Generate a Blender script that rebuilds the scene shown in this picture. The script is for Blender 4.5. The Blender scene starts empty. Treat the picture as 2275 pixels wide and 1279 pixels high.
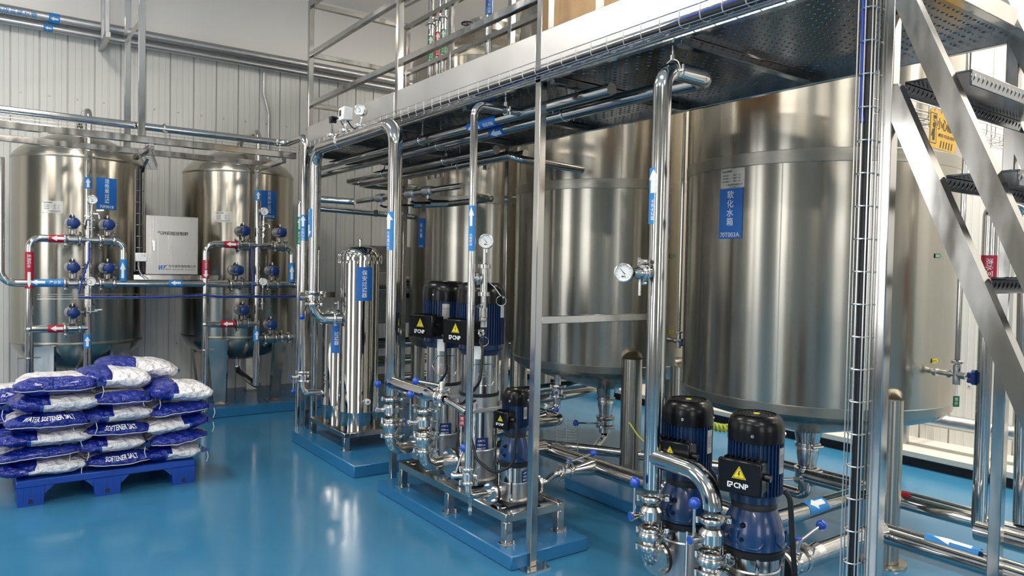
import bpy, math, random
from mathutils import Vector, Matrix, Quaternion
random.seed(7)
PI = math.pi
SC = bpy.context.scene
COL = SC.collection

# ------------------------------------------------------------------ camera
cam_d = bpy.data.cameras.new('camera')
cam = bpy.data.objects.new('camera', cam_d)
COL.objects.link(cam)
SC.camera = cam
cam_d.sensor_fit = 'HORIZONTAL'
cam_d.sensor_width = 36.0
cam_d.lens = 36.0 * 1617.2 / 2275.0
cam_d.clip_start = 0.05
YAW, PIT, ROLL = 0.624862, -0.0276396, 0.0204685
fw = Vector((math.sin(YAW) * math.cos(PIT), math.cos(YAW) * math.cos(PIT), math.sin(PIT)))
rt = Vector((math.cos(YAW), -math.sin(YAW), 0))
upv = rt.cross(fw)
rt2 = rt * math.cos(ROLL) + upv * math.sin(ROLL)
up2 = upv * math.cos(ROLL) - rt * math.sin(ROLL)
cam.matrix_world = Matrix((
    (rt2.x, up2.x, -fw.x, 0.0), (rt2.y, up2.y, -fw.y, 0.0),
    (rt2.z, up2.z, -fw.z, 1.5), (0, 0, 0, 1)))

# ------------------------------------------------------------------ world, lights, exposure
W = bpy.data.worlds.new('world')
SC.world = W
W.use_nodes = True
W.node_tree.nodes['Background'].inputs[0].default_value = (0.75, 0.85, 1.0, 1)
W.node_tree.nodes['Background'].inputs[1].default_value = 0.6
SC.view_settings.view_transform = 'Standard'
SC.view_settings.look = 'None'
SC.view_settings.gamma = 1.0
SC.view_settings.use_curve_mapping = False
SC.view_settings.exposure = 0.15
CEIL_W = 60.0
CEIL_SPOTS = [(-2.6, -2.2), (0.2, -2.2), (-2.6, 1.6), (0.2, 1.6), (-2.6, 5.4), (0.2, 5.4), (5.5, -1.4), (5.5, 1.6), (5.3, 4.4)]  # right-hand row is added, unseen, to brighten the right wall and floor
for k, (lx, ly) in enumerate(CEIL_SPOTS):
    ld = bpy.data.lights.new('ceiling_lamp', 'AREA')
    ld.shape = 'RECTANGLE'; ld.size = 0.35; ld.size_y = 1.6
    ld.energy = CEIL_W * (1.9 if lx > 3 else 1.0)
    ld.color = (1.0, 0.93, 0.83)
    lo = bpy.data.objects.new('ceiling_lamp', ld)
    lo.location = (lx, ly, 4.50)
    COL.objects.link(lo)

# ------------------------------------------------------------------ object helpers
def tag(o, label=None, cat=None, group=None, kind=None):
    if label: o['label'] = label
    if cat: o['category'] = cat
    if group: o['group'] = group
    if kind: o['kind'] = kind
    return o

def thing(name, label, cat, loc=(0, 0, 0), group=None):
    o = bpy.data.objects.new(name, None)
    o.empty_display_size = 0.05
    o.location = loc
    COL.objects.link(o)
    return tag(o, label, cat, group)

def worigin(o):
    v = Vector(o.location)
    while o.parent:
        o = o.parent
        v = v + Vector(o.location)
    return v

def copy_tree(o, parent=None):
    c = o.copy()
    COL.objects.link(c)
    if parent: c.parent = parent
    for ch in list(o.children):
        copy_tree(ch, c)
    return c

def V(*a): return Vector(a)

def basis(a):
    a = Vector(a).normalized()
    h = Vector((0, 0, 1)) if abs(a.z) < 0.9 else Vector((1, 0, 0))
    u = h.cross(a).normalized()
    return u, a.cross(u), a

class B:
    def __init__(s):
        s.v = []; s.f = []; s.M = None
    def add(s, vs, fs):
        n = len(s.v)
        if s.M is not None: vs = [s.M @ Vector(p) for p in vs]
        s.v.extend([tuple(p) for p in vs])
        s.f.extend([tuple(i + n for i in f) for f in fs])
        return s
    def box(s, x0, y0, z0, x1, y1, z1):
        return s.add([(x0, y0, z0), (x1, y0, z0), (x1, y1, z0), (x0, y1, z0), (x0, y0, z1), (x1, y0, z1), (x1, y1, z1), (x0, y1, z1)],
                     [(0, 3, 2, 1), (4, 5, 6, 7), (0, 1, 5, 4), (1, 2, 6, 5), (2, 3, 7, 6), (3, 0, 4, 7)])
    def bbox(s, x0, y0, z0, x1, y1, z1, b=0.004):
        # box with chamfered vertical and horizontal edges
        X = (x0, x1); Y = (y0, y1); Z = (z0, z1); vs = []; idx = {}
        for i in (0, 1):
            for j in (0, 1):
                for k in (0, 1):
                    sx, sy, sz = (1, -1)[i], (1, -1)[j], (1, -1)[k]
                    for ax in range(3):
                        p = [X[i], Y[j], Z[k]]
                        o = [sx * b, sy * b, sz * b]
                        for q in range(3):
                            if q != ax: p[q] += o[q]
                        idx[(i, j, k, ax)] = len(vs); vs.append(tuple(p))
        g = lambda i, j, k, a: idx[(i, j, k, a)]
        fs = []
        for i in (0, 1): fs.append([g(i, 0, 0, 0), g(i, 1, 0, 0), g(i, 1, 1, 0), g(i, 0, 1, 0)])
        for j in (0, 1): fs.append([g(0, j, 0, 1), g(1, j, 0, 1), g(1, j, 1, 1), g(0, j, 1, 1)])
        for k in (0, 1): fs.append([g(0, 0, k, 2), g(1, 0, k, 2), g(1, 1, k, 2), g(0, 1, k, 2)])
        for j in (0, 1):
            for k in (0, 1): fs.append([g(0, j, k, 1), g(1, j, k, 1), g(1, j, k, 2), g(0, j, k, 2)])
        for i in (0, 1):
            for k in (0, 1): fs.append([g(i, 0, k, 0), g(i, 1, k, 0), g(i, 1, k, 2), g(i, 0, k, 2)])
        for i in (0, 1):
            for j in (0, 1): fs.append([g(i, j, 0, 0), g(i, j, 1, 0), g(i, j, 1, 1), g(i, j, 0, 1)])
        for i in (0, 1):
            for j in (0, 1):
                for k in (0, 1): fs.append([g(i, j, k, 0), g(i, j, k, 1), g(i, j, k, 2)])
        c = Vector(((x0 + x1) / 2, (y0 + y1) / 2, (z0 + z1) / 2))
        out = []
        for f in fs:
            p = [Vector(vs[q]) for q in f]
            n = (p[1] - p[0]).cross(p[2] - p[0])
            m = sum(p, Vector()) / len(p)
            out.append(tuple(f) if n.dot(m - c) > 0 else tuple(reversed(f)))
        return s.add(vs, out)
    def bar(s, p0, p1, w, h, up=(0, 0, 1)):
        # rectangular bar between two points: w across, h along 'up'
        p0 = Vector(p0); p1 = Vector(p1); a = (p1 - p0).normalized()
        up = Vector(up); side = a.cross(up).normalized(); uu = side.cross(a).normalized()
        vs = []
        for p in (p0, p1):
            for sx, sy in ((-1, -1), (1, -1), (1, 1), (-1, 1)):
                vs.append(p + side * (sx * w / 2) + uu * (sy * h / 2))
        return s.add(vs, [(0, 1, 2, 3), (7, 6, 5, 4), (0, 4, 5, 1), (1, 5, 6, 2), (2, 6, 7, 3), (3, 7, 4, 0)])
    def cyl(s, p0, p1, r0, r1=None, n=16, cap=True):
        if r1 is None: r1 = r0
        p0 = Vector(p0); p1 = Vector(p1)
        u, w, a = basis(p1 - p0)
        vs = []
        for p, r in ((p0, r0), (p1, r1)):
            for i in range(n):
                t = 2 * PI * i / n
                vs.append(p + u * (r * math.cos(t)) + w * (r * math.sin(t)))
        fs = [(i, (i + 1) % n, n + (i + 1) % n, n + i) for i in range(n)]
        if cap: fs += [tuple(range(n - 1, -1, -1)), tuple(range(n, 2 * n))]
        return s.add(vs, fs)
    def lathe(s, o, prof, n=32, axis=(0, 0, 1), arc=None):
        o = Vector(o); u, w, a = basis(axis)
        vs = []; fs = []; rings = []
        for r, z in prof:
            if r < 1e-6:
                rings.append([len(vs)] * n); vs.append(o + a * z)
            else:
                st = len(vs)
                for i in range(n):
                    t = 2 * PI * i / n
                    vs.append(o + a * z + u * (r * math.cos(t)) + w * (r * math.sin(t)))
                rings.append(list(range(st, st + n)))
        for A, C in zip(rings, rings[1:]):
            for i in range(n):
                j = (i + 1) % n
                q = [A[i], A[j], C[j], C[i]]
                q2 = []
                for x in q:
                    if x not in q2: q2.append(x)
                if len(q2) >= 3: fs.append(tuple(q2))
        return s.add(vs, fs)
    def tube(s, path, r, bend=None, n=14, cap=True, seg=6):
        P = [Vector(p) for p in path]
        if bend is None: bend = 1.5 * 2 * r
        pts = [P[0]]
        for i in range(1, len(P) - 1):
            a = (P[i - 1] - P[i]); c = (P[i + 1] - P[i])
            la, lc = a.length, c.length
            a = a / la; c = c / lc
            ang = a.angle(c)
            if ang > PI - 0.02: continue
            d = min(bend / math.tan(ang / 2), la * 0.49 if i > 1 else la * 0.98, lc * 0.49 if i < len(P) - 2 else lc * 0.98)
            R = d * math.tan(ang / 2)
            bis = (a + c).normalized()
            ctr = P[i] + bis * (R / math.sin(ang / 2))
            st = P[i] + a * d - ctr
            ax = a.cross(c).normalized()
            tot = PI - ang
            for k in range(seg + 1):
                pts.append(ctr + Quaternion(ax, -tot * k / seg) @ st)
        pts.append(P[-1])
        cl = [pts[0]]
        for p in pts[1:]:
            if (p - cl[-1]).length > 1e-5: cl.append(p)
        pts = cl
        T = []
        for i in range(len(pts)):
            if i == 0: t = pts[1] - pts[0]
            elif i == len(pts) - 1: t = pts[-1] - pts[-2]
            else: t = (pts[i] - pts[i - 1]).normalized() + (pts[i + 1] - pts[i]).normalized()
            T.append(t.normalized())
        u, w, _ = basis(T[0])
        vs = []; fs = []
        for i, p in enumerate(pts):
            if i:
                q = T[i - 1].rotation_difference(T[i])
                u = q @ u
                u = (u - T[i] * u.dot(T[i])).normalized()
                w = T[i].cross(u)
            for k in range(n):
                t = 2 * PI * k / n
                vs.append(p + u * (r * math.cos(t)) + w * (r * math.sin(t)))
        for i in range(len(pts) - 1):
            for k in range(n):
                a0 = i * n + k; b0 = i * n + (k + 1) % n
                fs.append((a0, b0, b0 + n, a0 + n))
        if cap:
            fs.append(tuple(range(n - 1, -1, -1)))
            fs.append(tuple(range((len(pts) - 1) * n, len(pts) * n)))
        return s.add(vs, fs)
    def sphere(s, c, r, n=14, m=8, sz=1.0):
        prof = [(max(0, r * math.sin(PI * i / m)), -r * sz * math.cos(PI * i / m)) for i in range(m + 1)]
        prof[0] = (0, prof[0][1]); prof[-1] = (0, prof[-1][1])
        return s.lathe(c, prof, n)
    def torus(s, c, R, r, axis=(0, 0, 1), n=24, m=8, a0=0.0, a1=2 * PI):
        c = Vector(c); u, w, a = basis(axis)
        full = abs(a1 - a0) > 2 * PI - 1e-4
        N = n if full else n + 1
        vs = []; fs = []
        for i in range(N):
            t = a0 + (a1 - a0) * i / n
            d = u * math.cos(t) + w * math.sin(t)
            for k in range(m):
                q = 2 * PI * k / m
                vs.append(c + d * (R + r * math.cos(q)) + a * (r * math.sin(q)))
        for i in range(n):
            j = (i + 1) % N
            for k in range(m):
                l = (k + 1) % m
                fs.append((i * m + k, j * m + k, j * m + l, i * m + l))
        return s.add(vs, fs)
    def prism(s, pts, o, u, v, th):
        # polygon in the u,v plane at o, extruded by th along u x v
        o = Vector(o); u = Vector(u).normalized(); v = Vector(v).normalized(); n = u.cross(v)
        k = len(pts)
        vs = [o + u * a + v * b for a, b in pts] + [o + u * a + v * b + n * th for a, b in pts]
        fs = [tuple(range(k - 1, -1, -1)), tuple(range(k, 2 * k))]
        fs += [(i, (i + 1) % k, k + (i + 1) % k, k + i) for i in range(k)]
        return s.add(vs, fs)
    def grid(s, fn, nu, nv, closed_u=False):
        vs = [fn(i / (nu if True else 1), j / nv) for j in range(nv + 1) for i in range(nu + 1)]
        fs = []
        for j in range(nv):
            for i in range(nu):
                a0 = j * (nu + 1) + i
                fs.append((a0, a0 + 1, a0 + nu + 2, a0 + nu + 1))
        return s.add(vs, fs)

def build(name, b, mat, parent=None, loc=None, ang=38, smooth=True):
    o3 = worigin(parent) if parent else Vector(loc or (0, 0, 0))
    me = bpy.data.meshes.new(name)
    me.from_pydata([(p[0] - o3.x, p[1] - o3.y, p[2] - o3.z) for p in b.v], [], b.f)
    me.materials.append(mat)
    if smooth:
        me.shade_smooth()
        me.set_sharp_from_angle(angle=math.radians(ang))
    me.validate()
    ob = bpy.data.objects.new(name, me)
    COL.objects.link(ob)
    if parent: ob.parent = parent
    else: ob.location = o3
    return ob

def part(parent, name, b, mat, label=None, ang=38, kind=None):
    o = build(name, b, mat, parent, ang=ang)
    if label: o['label'] = label
    if kind: o['kind'] = kind
    return o

def solo(name, b, mat, label, cat, loc=None, group=None, kind=None):
    if loc is None:
        xs = [p[0] for p in b.v]; ys = [p[1] for p in b.v]; zs = [p[2] for p in b.v]
        loc = ((min(xs) + max(xs)) / 2, (min(ys) + max(ys)) / 2, min(zs))
    return tag(build(name, b, mat, None, loc), label, cat, group, kind)

# ------------------------------------------------------------------ lettering
_tc = {}
def glyphs(body, size=1.0, bold=0.0, vertical=False, spacing=1.15):
    key = (body, size, bold, vertical)
    if key in _tc: return _tc[key]
    if vertical:
        vs = []; fs = []
        for i, ch in enumerate(body):
            v, f = glyphs(ch, size, bold)
            n = len(vs)
            vs += [(x, y - i * size * spacing) for x, y in v]
            fs += [tuple(q + n for q in g) for g in f]
        my = (max(p[1] for p in vs) + min(p[1] for p in vs)) / 2
        vs = [(x, y - my) for x, y in vs]
    else:
        cu = bpy.data.curves.new('lettering', 'FONT')
        cu.body = body; cu.size = size; cu.offset = bold * size
        cu.resolution_u = 2
        ob = bpy.data.objects.new('lettering', cu)
        COL.objects.link(ob)
        dg = bpy.context.evaluated_depsgraph_get()
        ev = ob.evaluated_get(dg)
        me = ev.to_mesh()
        vs = [(p.co.x, p.co.y) for p in me.vertices]
        fs = [tuple(p.vertices) for p in me.polygons]
        ev.to_mesh_clear()
        bpy.data.objects.remove(ob); bpy.data.curves.remove(cu)
        if vs:
            mx = (max(p[0] for p in vs) + min(p[0] for p in vs)) / 2
            my = (max(p[1] for p in vs) + min(p[1] for p in vs)) / 2
            vs = [(x - mx, y - my) for x, y in vs]
    _tc[key] = (vs, fs)
    return vs, fs

def rotg(g, a):
    c, s_ = math.cos(a), math.sin(a)
    return [(x * c - y * s_, x * s_ + y * c) for x, y in g[0]], g[1]

def letters(b, g, fn, du=0, dv=0):
    # map 2D glyphs through fn(u, v) -> point
    vs, fs = g
    return b.add([fn(x + du, y + dv) for x, y in vs], fs)

def planemap(o, right, up, off=0.0):
    o = Vector(o); r_ = Vector(right).normalized(); u_ = Vector(up).normalized(); n = r_.cross(u_)
    return lambda u, v: o + r_ * u + u_ * v + n * off

def cylmap(cx, cy, R, phi, z, off=0.0):
    # on a vertical cylinder, u to the viewer's right
    return lambda u, v: Vector((cx + (R + off) * math.cos(phi + u / R), cy + (R + off) * math.sin(phi + u / R), z + v))

def patch(b, fn, w, h, nu=10, nv=1, th=0.0, inner=None):
    b.grid(lambda s_, t: fn((s_ - 0.5) * w, (t - 0.5) * h), nu, nv)
    if inner:
        # close the rim down to the inner surface
        ring = []
        for i in range(nu + 1): ring.append((i / nu, 0))
        for j in range(1, nv + 1): ring.append((1, j / nv))
        for i in range(nu - 1, -1, -1): ring.append((i / nu, 1))
        for j in range(nv - 1, 0, -1): ring.append((0, j / nv))
        k = len(ring)
        a = [fn((s_ - 0.5) * w, (t - 0.5) * h) for s_, t in ring]
        c = [inner((s_ - 0.5) * w, (t - 0.5) * h) for s_, t in ring]
        b.add(a + c, [((i + 1) % k, i, k + i, k + (i + 1) % k) for i in range(k)])
    return b

# ------------------------------------------------------------------ materials
def nm(name):
    m = bpy.data.materials.new(name); m.use_nodes = True
    nt = m.node_tree
    return m, nt, nt.nodes['Principled BSDF']

def nd(nt, t, **k):
    n = nt.nodes.new(t)
    for a, v in k.items():
        if a in n.inputs.keys(): n.inputs[a].default_value = v
        else: setattr(n, a, v)
    return n

def plain(name, col, rough=0.5, metal=0.0, coat=0.0, emit=None, es=1.0, noise=0.06, nscale=40):
    m, nt, p = nm(name)
    p.inputs['Roughness'].default_value = rough
    p.inputs['Metallic'].default_value = metal
    p.inputs['Coat Weight'].default_value = coat
    tc = nd(nt, 'ShaderNodeTexCoord')
    nz = nd(nt, 'ShaderNodeTexNoise', Scale=nscale, Detail=3.0)
    nt.links.new(tc.outputs['Object'], nz.inputs['Vector'])
    hs = nd(nt, 'ShaderNodeMix', data_type='RGBA')
    hs.inputs[6].default_value = tuple(c * (1 - noise) for c in col) + (1,)
    hs.inputs[7].default_value = tuple(min(1, c * (1 + noise)) for c in col) + (1,)
    nt.links.new(nz.outputs[0], hs.inputs[0])
    nt.links.new(hs.outputs[2], p.inputs['Base Color'])
    if emit:
        p.inputs['Emission Color'].default_value = emit + (1,)
        p.inputs['Emission Strength'].default_value = es
    return m

def steel(name, col=(0.62, 0.60, 0.565), r0=0.08, r1=0.2, scale=(6, 6, 6), aniso=0.0, arot=0.25, bump=0.0, bscale=(300, 300, 3)):
    m, nt, p = nm(name)
    p.inputs['Metallic'].default_value = 1.0
    tc = nd(nt, 'ShaderNodeTexCoord')
    mp = nd(nt, 'ShaderNodeMapping'); mp.inputs['Scale'].default_value = scale
    nt.links.new(tc.outputs['Object'], mp.inputs['Vector'])
    nz = nd(nt, 'ShaderNodeTexNoise', Scale=1.0, Detail=5.0)
    nt.links.new(mp.outputs[0], nz.inputs['Vector'])
    mr = nd(nt, 'ShaderNodeMapRange')
    mr.inputs['From Min'].default_value = 0.3; mr.inputs['From Max'].default_value = 0.7
    mr.inputs['To Min'].default_value = r0; mr.inputs['To Max'].default_value = r1
    nt.links.new(nz.outputs[0], mr.inputs['Value'])
    nt.links.new(mr.outputs[0], p.inputs['Roughness'])
    mx = nd(nt, 'ShaderNodeMix', data_type='RGBA')
    mx.inputs[6].default_value = tuple(c * 0.93 for c in col) + (1,)
    mx.inputs[7].default_value = tuple(min(1, c * 1.05) for c in col) + (1,)
    nt.links.new(nz.outputs[0], mx.inputs[0])
    nt.links.new(mx.outputs[2], p.inputs['Base Color'])
    if aniso:
        p.inputs['Anisotropic'].default_value = aniso
        p.inputs['Anisotropic Rotation'].default_value = arot
        tg = nd(nt, 'ShaderNodeTangent', direction_type='RADIAL', axis='Z')
        nt.links.new(tg.outputs[0], p.inputs['Tangent'])
    if bump:
        m2 = nd(nt, 'ShaderNodeMapping'); m2.inputs['Scale'].default_value = bscale
        nt.links.new(tc.outputs['Object'], m2.inputs['Vector'])
        n2 = nd(nt, 'ShaderNodeTexNoise', Scale=1.0, Detail=2.0)
        nt.links.new(m2.outputs[0], n2.inputs['Vector'])
        bp = nd(nt, 'ShaderNodeBump', Strength=bump, Distance=0.01)
        nt.links.new(n2.outputs[0], bp.inputs['Height'])
        nt.links.new(bp.outputs[0], p.inputs['Normal'])
    return m

M = {}
M['pipe'] = steel('polished_pipe_steel', (0.60, 0.585, 0.56), 0.07, 0.16)
M['tank'] = steel('brushed_tank_steel', (0.43, 0.40, 0.34), 0.23, 0.28, (14, 14, 0.25), aniso=0.88, bump=0.10, bscale=(9, 9, 0.12))
M['tankb'] = steel('matt_tank_seam_steel', (0.40, 0.375, 0.32), 0.30, 0.40, (8, 8, 60), aniso=0.6)
M['barrel'] = steel('satin_barrel_steel', (0.60, 0.58, 0.55), 0.16, 0.24, (12, 12, 1), aniso=0.8)
M['shadewire'] = steel('shaded_tray_wire', (0.30, 0.29, 0.28), 0.3, 0.4)  # shaded copy of the zinc wire for the trays at left
M['mirror'] = steel('mirror_filter_steel', (0.56, 0.55, 0.53), 0.03, 0.06, (5, 5, 2), bump=0.06, bscale=(9, 9, 2.5))
M['post'] = steel('square_tube_steel', (0.54, 0.515, 0.48), 0.07, 0.24, (14, 14, 4))
M['fascia'] = steel('white_filmed_steel', (0.70, 0.685, 0.675), 0.34, 0.46, (3, 3, 3))
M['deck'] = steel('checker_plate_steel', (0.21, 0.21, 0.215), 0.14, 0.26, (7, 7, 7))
M['cast'] = steel('cast_valve_steel', (0.70, 0.68, 0.65), 0.12, 0.28, (40, 40, 40))
M['galv'] = steel('galvanised_steel', (0.52, 0.52, 0.53), 0.3, 0.5, (30, 30, 30))
M['wire'] = steel('zinc_wire', (0.66, 0.65, 0.63), 0.25, 0.35)
M['boxsteel'] = steel('brushed_cabinet_steel', (0.64, 0.60, 0.55), 0.26, 0.36, (90, 90, 2))
M['silver'] = steel('dull_aluminium', (0.58, 0.58, 0.58), 0.35, 0.5, (30, 30, 30))
M['plate'] = plain('printed_nameplate', (0.60, 0.58, 0.53), 0.35, 0.75)
M['white'] = plain('white_plastic', (0.82, 0.82, 0.80), 0.4)
M['black'] = plain('black_plastic', (0.005, 0.005, 0.006), 0.24)
M['black'].node_tree.nodes['Principled BSDF'].inputs['Specular IOR Level'].default_value = 0.3
M['rubber'] = plain('black_rubber', (0.012, 0.012, 0.014), 0.5)
M['motor'] = plain('navy_motor_paint', (0.006, 0.026, 0.090), 0.30, coat=0.3)
M['couple'] = plain('blue_coupling_paint', (0.008, 0.042, 0.135), 0.26, coat=0.4)
M['actu'] = plain('blue_actuator_paint', (0.008, 0.034, 0.17), 0.33, coat=0.2)
M['knob'] = plain('blue_ball_plastic', (0.010, 0.075, 0.50), 0.15, coat=0.6)
M['sign'] = plain('blue_sign_film', (0.012, 0.150, 0.52), 0.4)
M['sky'] = plain('light_blue_sticker', (0.025, 0.235, 0.60), 0.4)
M['red'] = plain('red_sticker', (0.42, 0.008, 0.035), 0.4)
M['green'] = plain('green_tag', (0.008, 0.20, 0.075), 0.4)
M['yellow'] = plain('yellow_sign', (0.90, 0.47, 0.010), 0.4)
M['warn'] = plain('warning_yellow', (0.88, 0.70, 0.02), 0.4)
M['print'] = plain('white_print', (0.85, 0.86, 0.86), 0.5)
M['ink'] = plain('black_print', (0.012, 0.012, 0.014), 0.5)
M['card'] = plain('cardboard', (0.52, 0.33, 0.17), 0.75, nscale=12, noise=0.1)
M['cable'] = plain('black_cable', (0.010, 0.010, 0.012), 0.38)
M['bcable'] = plain('blue_cable', (0.012, 0.05, 0.36), 0.35)
M['pallet'] = plain('blue_pallet_plastic', (0.008, 0.060, 0.36), 0.38, noise=0.12, nscale=9)
M['string'] = plain('white_string', (0.8, 0.8, 0.78), 0.8)
M['grey'] = plain('grey_machine_paint', (0.11, 0.13, 0.125), 0.5)
M['green_hose'] = plain('yellow_green_wrap', (0.55, 0.62, 0.05), 0.45)
M['curb'] = plain('pale_curb_paint', (0.62, 0.61, 0.55), 0.45)
M['dark'] = plain('dark_gap', (0.02, 0.022, 0.025), 0.7)  # painted shade for the curb gap and pallet slots; also dark tag plates
M['panel'] = plain('wall_panel_coating', (0.68, 0.675, 0.645), 0.42, noise=0.02, nscale=2)
M['far'] = plain('darkened_unseen_wall', (0.25, 0.242, 0.22), 0.5, noise=0.03, nscale=1.0)  # unseen walls darkened so the steel reflects less light
M['upper'] = plain('upper_wall_coating', (0.88, 0.855, 0.82), 0.35, noise=0.02, nscale=1.5)
M['glow'] = plain('lit_diffuser', (0.9, 0.9, 0.9), 0.5, emit=(1.0, 0.97, 0.92), es=5.0)
M['glowpane'] = plain('added_glow_pane', (0.8, 0.85, 0.9), 0.3, emit=(0.95, 0.97, 1.0), es=3.6)  # glow of the unseen windows added for highlights

def epoxy(name, col, r0=0.07, r1=0.2, bump=0.03):
    m, nt, p = nm(name)
    tc = nd(nt, 'ShaderNodeTexCoord')
    n1 = nd(nt, 'ShaderNodeTexNoise', Scale=1.3, Detail=6.0, Roughness=0.6)
    n2 = nd(nt, 'ShaderNodeTexNoise', Scale=5.5, Detail=3.0)
    mp = nd(nt, 'ShaderNodeMapping'); mp.inputs['Scale'].default_value = (1.0, 0.35, 1.0)
    mp.inputs['Rotation'].default_value = (0, 0, 0.5)
    nt.links.new(tc.outputs['Object'], mp.inputs['Vector'])
    nt.links.new(mp.outputs[0], n1.inputs['Vector'])
    nt.links.new(tc.outputs['Object'], n2.inputs['Vector'])
    mx = nd(nt, 'ShaderNodeMix', data_type='RGBA')
    mx.inputs[6].default_value = tuple(c * 0.80 for c in col) + (1,)
    mx.inputs[7].default_value = tuple(c * 1.22 for c in col) + (1,)
    nt.links.new(n1.outputs[0], mx.inputs[0])
    nt.links.new(mx.outputs[2], p.inputs['Base Color'])
    mr = nd(nt, 'ShaderNodeMapRange')
    mr.inputs['From Min'].default_value = 0.35; mr.inputs['From Max'].default_value = 0.7
    mr.inputs['To Min'].default_value = r0; mr.inputs['To Max'].default_value = r1
    nt.links.new(n1.outputs[0], mr.inputs['Value'])
    nt.links.new(mr.outputs[0], p.inputs['Roughness'])
    bp = nd(nt, 'ShaderNodeBump', Strength=bump, Distance=0.05)
    nt.links.new(n2.outputs[0], bp.inputs['Height'])
    nt.links.new(bp.outputs[0], p.inputs['Normal'])
    return m
M['floor'] = epoxy('blue_epoxy_floor', (0.040, 0.185, 0.335), 0.10, 0.25)
M['plinth'] = epoxy('blue_epoxy_plinth', (0.022, 0.150, 0.330), 0.16, 0.3)
# ------------------------------------------------------------------ room shell
X0, X1, Y0, Y1, ZC = -4.6, 6.47, -4.6, 8.45, 4.61
def struct(name, b, mat, parent=None, **k):
    o = build(name, b, mat, parent, **k)
    if not parent: o['kind'] = 'structure'
    return o
struct('floor', B().box(X0, Y0, -0.1, X1, Y1 + 0.1, 0.0), M['floor'], loc=(0, 0, 0))
struct('ceiling', B().box(X0, Y0, ZC, X1, Y1, ZC + 0.1), M['upper'])
wb = struct('wall_back', B().box(X0, Y1, 0, X1, Y1 + 0.1, ZC), M['upper'])
wr = struct('wall_right', B().box(X1, Y0, 0, X1 + 0.1, Y1, ZC), M['upper'])
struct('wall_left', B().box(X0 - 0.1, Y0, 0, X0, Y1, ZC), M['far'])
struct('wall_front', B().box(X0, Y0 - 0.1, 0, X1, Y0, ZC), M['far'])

def panel_profile(w):
    # ribbed cladding sheet: flat with a raised lap rib at one edge and fine flutes
    p = [(0.0, -0.008), (0.011, -0.008), (0.013, 0.012)]
    for a in (0.062, 0.114, 0.126, 0.180):
        p += [(a, 0.012), (a + 0.002, 0.0155), (a + 0.006, 0.0155), (a + 0.009, 0.012)]
    p += [(w - 0.002, 0.012), (w, -0.008)]
    return p
def panel_strip(w, h, z0):
    b = B(); p = panel_profile(w); k = len(p)
    b.add([(x, -d, z0) for x, d in p] + [(x, -d, h) for x, d in p], [(i, i + 1, k + i + 1, k + i) for i in range(k - 1)])
    return b
def cladding(wall, x_a, x_b, place, h=3.78, z0=0.0, pw=0.2325):
    base = None; n = int((x_b - x_a) / pw)
    for i in range(n):
        if base is None:
            base = build('wall_panel', panel_strip(pw, h, z0), M['panel'], None, (0, 0, 0), ang=20)
            o = base
        else:
            o = base.copy(); COL.objects.link(o)
        o.parent = wall
        place(o, x_a + i * pw)
wl = Vector(wb.location)
def pb(o, x): o.location = Vector((x, Y1 - 0.009, 0)) - Vector(wb.location)
def pr(o, y):
    o.location = Vector((X1 - 0.009, y, 0)) - Vector(wr.location)
    o.rotation_euler = (0, 0, -PI / 2)
cladding(wb, -1.225, 6.45, pb)
cladding(wr, -0.75, 8.45, pr)
# fixing screws across the panels
s0 = None
for wall_, fn in ((wb, lambda i, z: (-1.14 + i * 0.2325, Y1 - 0.021, z)), (wr, lambda i, z: (X1 - 0.021, -0.9 + i * 0.2325, z))):
    for z in (0.62, 1.55, 3.08):
        for i in range(30 if wall_ is wb else 26):
            if s0 is None:
                s0 = build('screw', B().lathe((0, 0, 0), [(0.009, 0), (0.009, 0.003), (0.006, 0.007), (0, 0.008)], 8, (0, -1, 0)), M['galv'], None, (0, 0, 0)); o = s0
            else:
                o = s0.copy(); COL.objects.link(o)
            o.parent = wall_
            o.location = Vector(fn(i, z)) - Vector(wall_.location)
            if wall_ is wr: o.rotation_euler = (0, 0, -PI / 2)
# pale curb along the right wall over a dark box painted as the shade gap
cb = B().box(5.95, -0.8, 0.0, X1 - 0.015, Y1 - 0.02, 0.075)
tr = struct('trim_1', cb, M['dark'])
tb = B().bbox(5.90, -0.8, 0.075, X1 - 0.015, Y1 - 0.02, 0.125, 0.006)
part(tr, 'curb_top', tb, M['curb'], 'pale painted curb top')
# unseen glowing windows, added for streak highlights on the steel and front fill
def window(i, wall, p0, right, w, h):
    nrm = Vector(right).cross(Vector((0, 0, 1)))
    p0 = Vector(p0)
    fr = B()
    for du, dv, bw, bh in ((0, -0.04, w + 0.12, 0.08), (0, h + 0.04, w + 0.12, 0.08), (-w / 2 - 0.03, h / 2, 0.06, h), (w / 2 + 0.03, h / 2, 0.06, h), (0, h / 2, 0.05, h)):
        c = p0 + Vector(right) * du + Vector((0, 0, dv))
        fr.bar(c - Vector(right) * bw / 2, c + Vector(right) * bw / 2, 0.08, bh)
    f = struct('added_window_%d' % i, fr, M['white'])
    b = B().bar(p0 + Vector((0, 0, h / 2)) - Vector(right) * w / 2 - nrm * 0.02, p0 + Vector((0, 0, h / 2)) + Vector(right) * w / 2 - nrm * 0.02, 0.01, h)
    part(f, 'pane', b, M['glowpane'])
window(1, 'left', (X0 + 0.04, 1.2, 0.9), (0, 1, 0), 1.5, 2.4)
window(2, 'left', (X0 + 0.04, 4.9, 0.9), (0, 1, 0), 1.5, 2.4)
window(3, 'front', (-1.6, Y0 + 0.04, 0.9), (-1, 0, 0), 1.6, 2.4)
window(4, 'front', (2.6, Y0 + 0.04, 0.9), (-1, 0, 0), 1.2, 2.4)
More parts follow.
